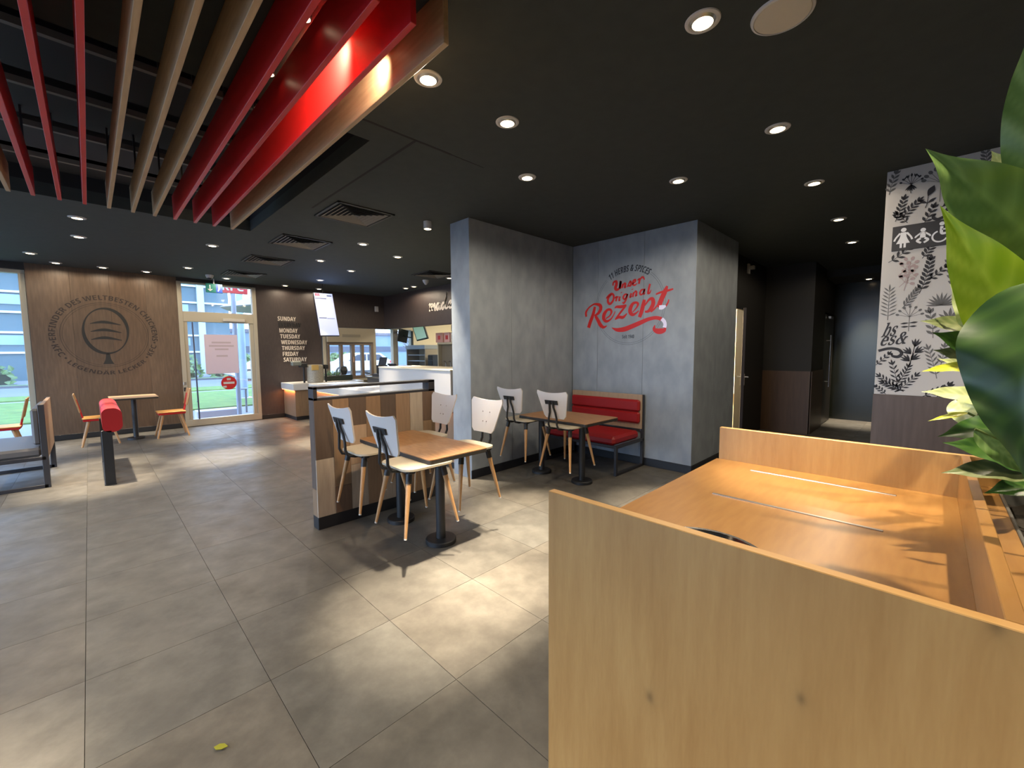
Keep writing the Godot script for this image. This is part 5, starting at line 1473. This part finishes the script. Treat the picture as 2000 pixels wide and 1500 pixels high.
func build_plant():
	var t = thing("potted_plant", "large leafy green plant with pale variegated leaves rising from the planter beside the kiosk", "plant", Vector3.ZERO)
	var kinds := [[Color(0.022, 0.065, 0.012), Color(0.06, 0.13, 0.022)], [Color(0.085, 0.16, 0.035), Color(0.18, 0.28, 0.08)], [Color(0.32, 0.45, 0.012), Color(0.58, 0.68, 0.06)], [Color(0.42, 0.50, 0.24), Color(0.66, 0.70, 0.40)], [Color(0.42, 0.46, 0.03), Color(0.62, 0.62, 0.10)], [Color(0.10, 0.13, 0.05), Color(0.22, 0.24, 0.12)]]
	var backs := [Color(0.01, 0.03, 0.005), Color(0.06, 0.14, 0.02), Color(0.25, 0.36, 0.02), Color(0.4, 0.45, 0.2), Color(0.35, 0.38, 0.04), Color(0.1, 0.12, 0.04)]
	var ms := []
	for k in 6: ms.append(leaf_mat(backs[k]))
	var rows := [
	[2032,1911,216,1974,2428,153,160,1],
	[1903,1695,253,1607,2015,-32,231,1],
	[1690,1409,213,1479,1830,-1,179,2],
	[1365,1625,147,1279,1226,142,223,0],
	[1962,1550,115,1838,1677,32,98,3],
	[2037,1536,120,1838,1575,-26,76,5],
	[1968,1455,131,1795,1536,4,98,0],
	[2100,1432,124,1930,1484,7,75,5],
	[1932,1430,99,1760,1420,-18,38,4],
	[2011,1408,109,1868,1456,18,43,3],
	[1799,1338,117,1624,1370,-11,58,3],
	[1813,1335,60,1784,1248,94,67,3],
	[1760,1303,82,1629,1287,3,18,4],
	[1778,1265,175,1581,1258,27,92,0],
	[1719,1185,196,1522,1251,38,94,0],
	[1727,1162,207,1512,1175,36,75,5],
	[1478,1295,83,1514,1191,174,56,1],
	[2203,2047,159,2099,2120,106,68,3],
	[2088,1138,287,1855,1196,102,127,0],
	[2334,2131,282,2150,2253,143,102,1],
	[2438,1558,307,2211,1698,128,164,1],
	[2363,1238,338,2111,1555,112,265,0],
	[2438,1339,332,2154,1275,118,201,0],
	[1843,1108,258,1658,1107,121,84,0]]
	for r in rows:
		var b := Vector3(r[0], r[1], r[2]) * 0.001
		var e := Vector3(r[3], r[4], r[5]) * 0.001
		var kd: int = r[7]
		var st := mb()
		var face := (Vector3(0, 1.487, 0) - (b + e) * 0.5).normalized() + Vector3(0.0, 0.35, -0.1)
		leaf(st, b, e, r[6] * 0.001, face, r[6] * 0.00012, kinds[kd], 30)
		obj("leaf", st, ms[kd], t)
		stem(b, Vector3(clampf(b.x + 0.1, 1.05, 2.1), 0.96, 0.36 + 0.1 * sin(b.x * 9.0)), t)
	for i in 26:   # the rest of the plant, mostly beyond the picture edge
		var b := Vector3(rng.randf_range(1.1, 2.1), rng.randf_range(1.1, 1.6), rng.randf_range(0.50, 0.68))
		var e := b + Vector3(rng.randf_range(-0.25, 0.25), rng.randf_range(-0.08, 0.18), rng.randf_range(-0.04, 0.28))
		var st := mb()
		leaf(st, b, e, rng.randf_range(0.07, 0.13), Vector3(rng.randf_range(-0.4, 0.4), 1, -0.4), 0.02, kinds[i % 3 if i % 5 else 5], 10)
		obj("leaf", st, ms[i % 3 if i % 5 else 5], t)
		stem(b, Vector3(clampf(b.x, 1.0, 2.1), 0.96, 0.42), t)

func stem(b: Vector3, foot: Vector3, t: Node3D):
	var s := mb()
	tube(s, [b, b.lerp(foot, 0.35) + Vector3(0, 0.04, 0.03), b.lerp(foot, 0.7) + Vector3(0, 0.02, 0.03), foot], 0.0035, 6)
	obj("stem", s, mat(Color(0.26, 0.34, 0.10), 0.5), t)

# ---------------------------------------------------------------- outside
func build_outdoors():
	struct("ground", bb(-45, -0.5, -60, 60, -0.06, -10.8), mat(Color(0.44, 0.46, 0.49), 0.9))
	struct("ground_side", bb(-45, -0.5, -10.8, -4.85, -0.06, 30), mat(Color(0.44, 0.46, 0.49), 0.9))
	var gm := tex_mat(noise_tex(91, 0.02, [Color(0.24, 0.36, 0.12), Color(0.36, 0.48, 0.18)], 4, 256, 256), Vector3.ONE * 0.4, 0.95, Color.WHITE, true)
	for q in [[-14.0, -20.0], [-20.9, -23.0], [-29.2, -31.5]]:
		var g = struct("lawn", bb(-45, -0.06, q[1], 60, -0.02, q[0]), gm); g.set_meta("kind", "structure")
	struct("road", bb(-45, -0.06, -29.0, 60, -0.04, -23.1), mat(Color(0.36, 0.39, 0.43), 0.9))
	struct("curb", bb(-45, -0.06, -29.2, 60, 0.06, -29.0), mat(Color(0.30, 0.31, 0.33), 0.9))
	# dark office building with white bands
	var b = thing("office_building", "dark grey office building with thin white horizontal bands across the road", "building", Vector3(-14, 0, -37))
	obj("wall", bb(-28, -0.1, -6, 21.5, 13, 0), mat(Color(0.27, 0.36, 0.40), 0.6), b)
	for y in 9: obj("band", bb(-28, 1.5 + y * 1.15, 0, 21.5, 1.62 + y * 1.15, 0.12), mat(Color(0.72, 0.76, 0.80), 0.5), b)
	for x in 7: obj("column", bb(-26 + x * 7.6, -0.1, 0, -25.6 + x * 7.6, 13, 0.25), mat(Color(0.62, 0.66, 0.72), 0.5), b)
	for y in 4:
		for x in 6: obj("window", bb(-25.3 + x * 7.6, 2.0 + y * 2.3, 0.0, -18.9 + x * 7.6, 2.55 + y * 2.3, 0.06), mat(Color(0.45, 0.56, 0.72), 0.15), b)
	var b2 = thing("far_hall", "long pale blue-grey hall with a dark strip far behind the parked car", "building", Vector3(24, 0, -46))
	obj("wall", bb(-16, -0.1, -8, 26, 3.4, 0), mat(Color(0.42, 0.50, 0.58), 0.6), b2)
	obj("window_band", bb(-16, 1.5, 0, 26, 2.1, 0.08), mat(Color(0.20, 0.24, 0.32), 0.3), b2)
	obj("roof_edge", bb(-16.2, 3.4, -8, 26.2, 3.7, 0.2), mat(Color(0.38, 0.36, 0.40), 0.6), b2)
	# hedges
	var hl := ["dense green hedge bush behind the roadside grass, seen through the tall window", "round green bush beyond the road, seen through the lower door glass", "green bush beyond the road beside the door notice", "low bush behind the parked car, seen through the serving hatch", "low bush beyond the road, seen through the window beside the till"]
	var hx := [-5.5, 3.2, 7.2, 14.0, 22.0]
	for i in 5:
		var h = thing("bush", hl[i], "bush", Vector3(hx[i], -0.06, -33.0), 0.0, "bushes beyond the road")
		bush(h, 3.2 if i == 0 else 1.9, 1.5 if i < 2 else 1.3, 520)
	for q in [[9.6, -32.0, 5.5, "bare pale tree beside the office building, seen through the door"], [19.0, -30.5, 4.6, "bare tree beyond the serving window"]]:
		var h = thing("tree", q[3], "tree", Vector3(q[0], -0.06, q[1]), 0.0, "roadside trees")
		tree(h, q[2])
	car("white_car", "white estate car on the road outside the serving hatch", Vector3(10.0, -0.04, -25.6), Color(0.80, 0.82, 0.85))
	car("white_car", "white car on the road partly hidden by the door notice", Vector3(5.2, -0.04, -26.0), Color(0.82, 0.83, 0.85))
	# forecourt things just outside the door
	var rk = thing("bike_rack", "steel hoop bicycle stand outside the glass door", "bike rack", Vector3(2.67, -0.06, -12.35))
	var st := mb(); var pts := [Vector3(-0.14, 0, 0.3)]
	for i in 7: pts.append(Vector3(-0.14 + 0.06 * (1 - cos(PI / 2 * i / 6)), 0.58 + 0.06 * sin(PI / 2 * i / 6), 0.3 - 0.02 * i))
	for i in 7: pts.append(Vector3(0.08 + 0.06 * sin(PI / 2 * i / 6), 0.58 + 0.06 * cos(PI / 2 * i / 6), 0.06 - 0.04 * i))
	pts.append(Vector3(0.14, 0, -0.2)); tube(st, pts, 0.024, 10); obj("hoop", st, mat(Color(0.46, 0.48, 0.52), 0.35, 0.7), rk)
	var bl = thing("stone_block", "low white stone block outside the bottom of the glass door", "block", Vector3(2.09, -0.06, -11.98))
	obj("block", bb(-0.42, 0, -0.2, 0.42, 0.21, 0.2, 0.012), mat(Color(0.70, 0.68, 0.72), 0.8), bl)
	var pa = thing("grey_parasol", "grey parasol canopy outside behind the door transom", "parasol", Vector3(4.3, -0.06, -13.6))
	var cn := mb()
	for k in 8:
		var a0 := TAU * k / 8; var a1 := TAU * (k + 1) / 8
		var top := Vector3(0, 3.55, 0); var p0 := Vector3(cos(a0) * 1.75, 2.78, sin(a0) * 1.75); var p1 := Vector3(cos(a1) * 1.75, 2.78, sin(a1) * 1.75)
		var n := (p0 - top).cross(p1 - top).normalized()
		if n.y < 0: n = -n
		tri(cn, top, p0, p1, n); tri(cn, top - Vector3(0, 0.02, 0), p0 - Vector3(0, 0.02, 0), p1 - Vector3(0, 0.02, 0), -n)
	obj("canopy", cn, mat(Color(0.52, 0.54, 0.55), 0.8), pa)
	var pl := mb(); cyl(pl, Vector3.ZERO, Vector3(0, 3.55, 0), 0.035, 0.03); obj("pole", pl, M.steel, pa)
	obj("foot", bb(-0.3, 0, -0.3, 0.3, 0.08, 0.3, 0.01), M.frame, pa)
	var sg = thing("red_sign", "red sign board with white lettering outside above the door transom", "sign", Vector3(2.42, -0.36, -11.4))
	var sp := mb(); cyl(sp, Vector3(0, 0.29, -0.05), Vector3(0, 3.2, -0.05), 0.05, 0.05); obj("post", sp, mat(Color(0.55, 0.6, 0.68), 0.5), sg)
	obj("board", bb(-0.29, 3.2, -0.06, 0.29, 3.5, 0.0, 0.005), mat(Color(0.72, 0.08, 0.12), 0.5), sg)
	var sl := mb(); letters(sl, "KFC", 0.2, plane_z(0.001), func(p, s): return Vector2(-0.21 + p.x * 0.42 / s.x, 3.26 + p.y * 0.18 / s.y)); obj("letters", sl, M.white, sg)
	var lp = thing("lamp_post", "pale blue steel post on the lawn outside the glass door", "post", Vector3(3.6, -0.06, -16.2))
	var l1 := mb(); cyl(l1, Vector3.ZERO, Vector3(0, 5.5, 0), 0.11, 0.09, 16); obj("pole", l1, mat(Color(0.50, 0.58, 0.70), 0.5), lp)
	obj("foot", bb(-0.2, 0, -0.2, 0.2, 0.06, 0.2, 0.01), M.steel, lp)

func bush(t: Node3D, w: float, h: float, n: int):
	var st := mb()
	for i in n:
		var a := rng.randf() * TAU; var r := sqrt(rng.randf()); var y := rng.randf()
		var p := Vector3(cos(a) * r * w * sqrt(1.0 - 0.75 * y * y), y * h, sin(a) * r * 0.9 * sqrt(1.0 - 0.7 * y * y))
		var q := p + Vector3(rng.randf_range(-1, 1), rng.randf_range(-0.3, 1), rng.randf_range(-1, 1)).normalized() * 0.34
		leaf(st, p, q, 0.26, Vector3(0, 0.5, 1), 0.02, [Color(0.05, 0.10, 0.03), Color(0.12, 0.20, 0.06)], 3)
	var core := mb(); lathe(core, [Vector2(0, 0), Vector2(w * 0.8, 0), Vector2(w * 0.85, h * 0.35), Vector2(w * 0.6, h * 0.75), Vector2(0, h * 0.9)], 16, Transform3D(Basis.from_scale(Vector3(1, 1, 0.7 / w)), Vector3.ZERO))
	obj("inner_growth", core, mat(Color(0.16, 0.22, 0.11), 0.95), t)
	obj("foliage", st, leaf_mat(Color(0.03, 0.06, 0.02)), t)

func tree(t: Node3D, h: float):
	var tr := mb(); cyl(tr, Vector3.ZERO, Vector3(0, h * 0.55, 0), 0.14, 0.08, 10); obj("trunk", tr, mat(Color(0.32, 0.29, 0.27), 0.9), t)
	var br := mb()
	for i in 44:
		var a := rng.randf() * TAU; var y := h * rng.randf_range(0.3, 0.6)
		var e := Vector3(cos(a) * rng.randf_range(0.6, 1.9), y + rng.randf_range(0.6, h * 0.45), sin(a) * rng.randf_range(0.6, 1.9))
		tube(br, [Vector3(0, y, 0), Vector3(e.x * 0.45, lerpf(y, e.y, 0.6), e.z * 0.45), e], 0.025, 4)
		for k in 3:
			var f := e * 0.7 + Vector3(0, y * 0.3, 0)
			tube(br, [f, f + Vector3(rng.randf_range(-0.7, 0.7), rng.randf_range(0.2, 0.8), rng.randf_range(-0.7, 0.7))], 0.012, 3)
	obj("branches", br, mat(Color(0.40, 0.37, 0.36), 0.9), t)

func car(n: String, label: String, at: Vector3, c: Color):
	var t = thing(n, label, "car", at, 0.0, "white cars on the road")
	var side := PackedVector2Array([Vector2(0.0, 0.38), Vector2(0.05, 0.70), Vector2(0.25, 0.80), Vector2(1.15, 0.95), Vector2(1.85, 1.40), Vector2(2.3, 1.47), Vector2(3.5, 1.44), Vector2(4.1, 1.02), Vector2(4.3, 0.92), Vector2(4.35, 0.40), Vector2(4.0, 0.24), Vector2(0.3, 0.24)])
	var b := mb(); prism(b, side, 1.72, Transform3D(Basis.IDENTITY, Vector3(0, 0, -1.72))); obj("body", b, mat(c, 0.25), t)
	var dk := mat(Color(0.16, 0.20, 0.27), 0.1)
	var g := mb()
	prism(g, PackedVector2Array([Vector2(1.32, 0.97), Vector2(1.92, 1.35), Vector2(2.5, 1.38), Vector2(2.5, 0.97)]), 0.012, Transform3D(Basis.IDENTITY, Vector3(0, 0, 0)))
	prism(g, PackedVector2Array([Vector2(2.58, 0.97), Vector2(2.58, 1.38), Vector2(3.42, 1.35), Vector2(3.85, 1.0)]), 0.012, Transform3D(Basis.IDENTITY, Vector3(0, 0, 0)))
	obj("window", g, dk, t)
	obj("sill", bb(0.8, 0.24, -0.01, 3.3, 0.36, 0.015), M.frame, t)
	for x in [0.85, 3.42]:
		for z in [0.02, -1.55]:
			var w := mb(); cyl(w, Vector3(x, 0.32, z - 0.2), Vector3(x, 0.32, z), 0.33, 0.33, 24)
			var wh = obj("wheel", w, M.black, t)
			var hb := mb(); cyl(hb, Vector3(x, 0.32, z), Vector3(x, 0.32, z + 0.015), 0.21, 0.19, 20); obj("hub", hb, M.steel, wh)
	obj("tail_light", bb(4.15, 0.78, -0.22, 4.345, 0.95, 0.01, 0.01), mat(Color(0.7, 0.08, 0.1), 0.3), t)
	obj("head_light", bb(0.03, 0.66, -0.3, 0.28, 0.78, 0.008, 0.01), mat(Color(0.85, 0.88, 0.9), 0.2), t)
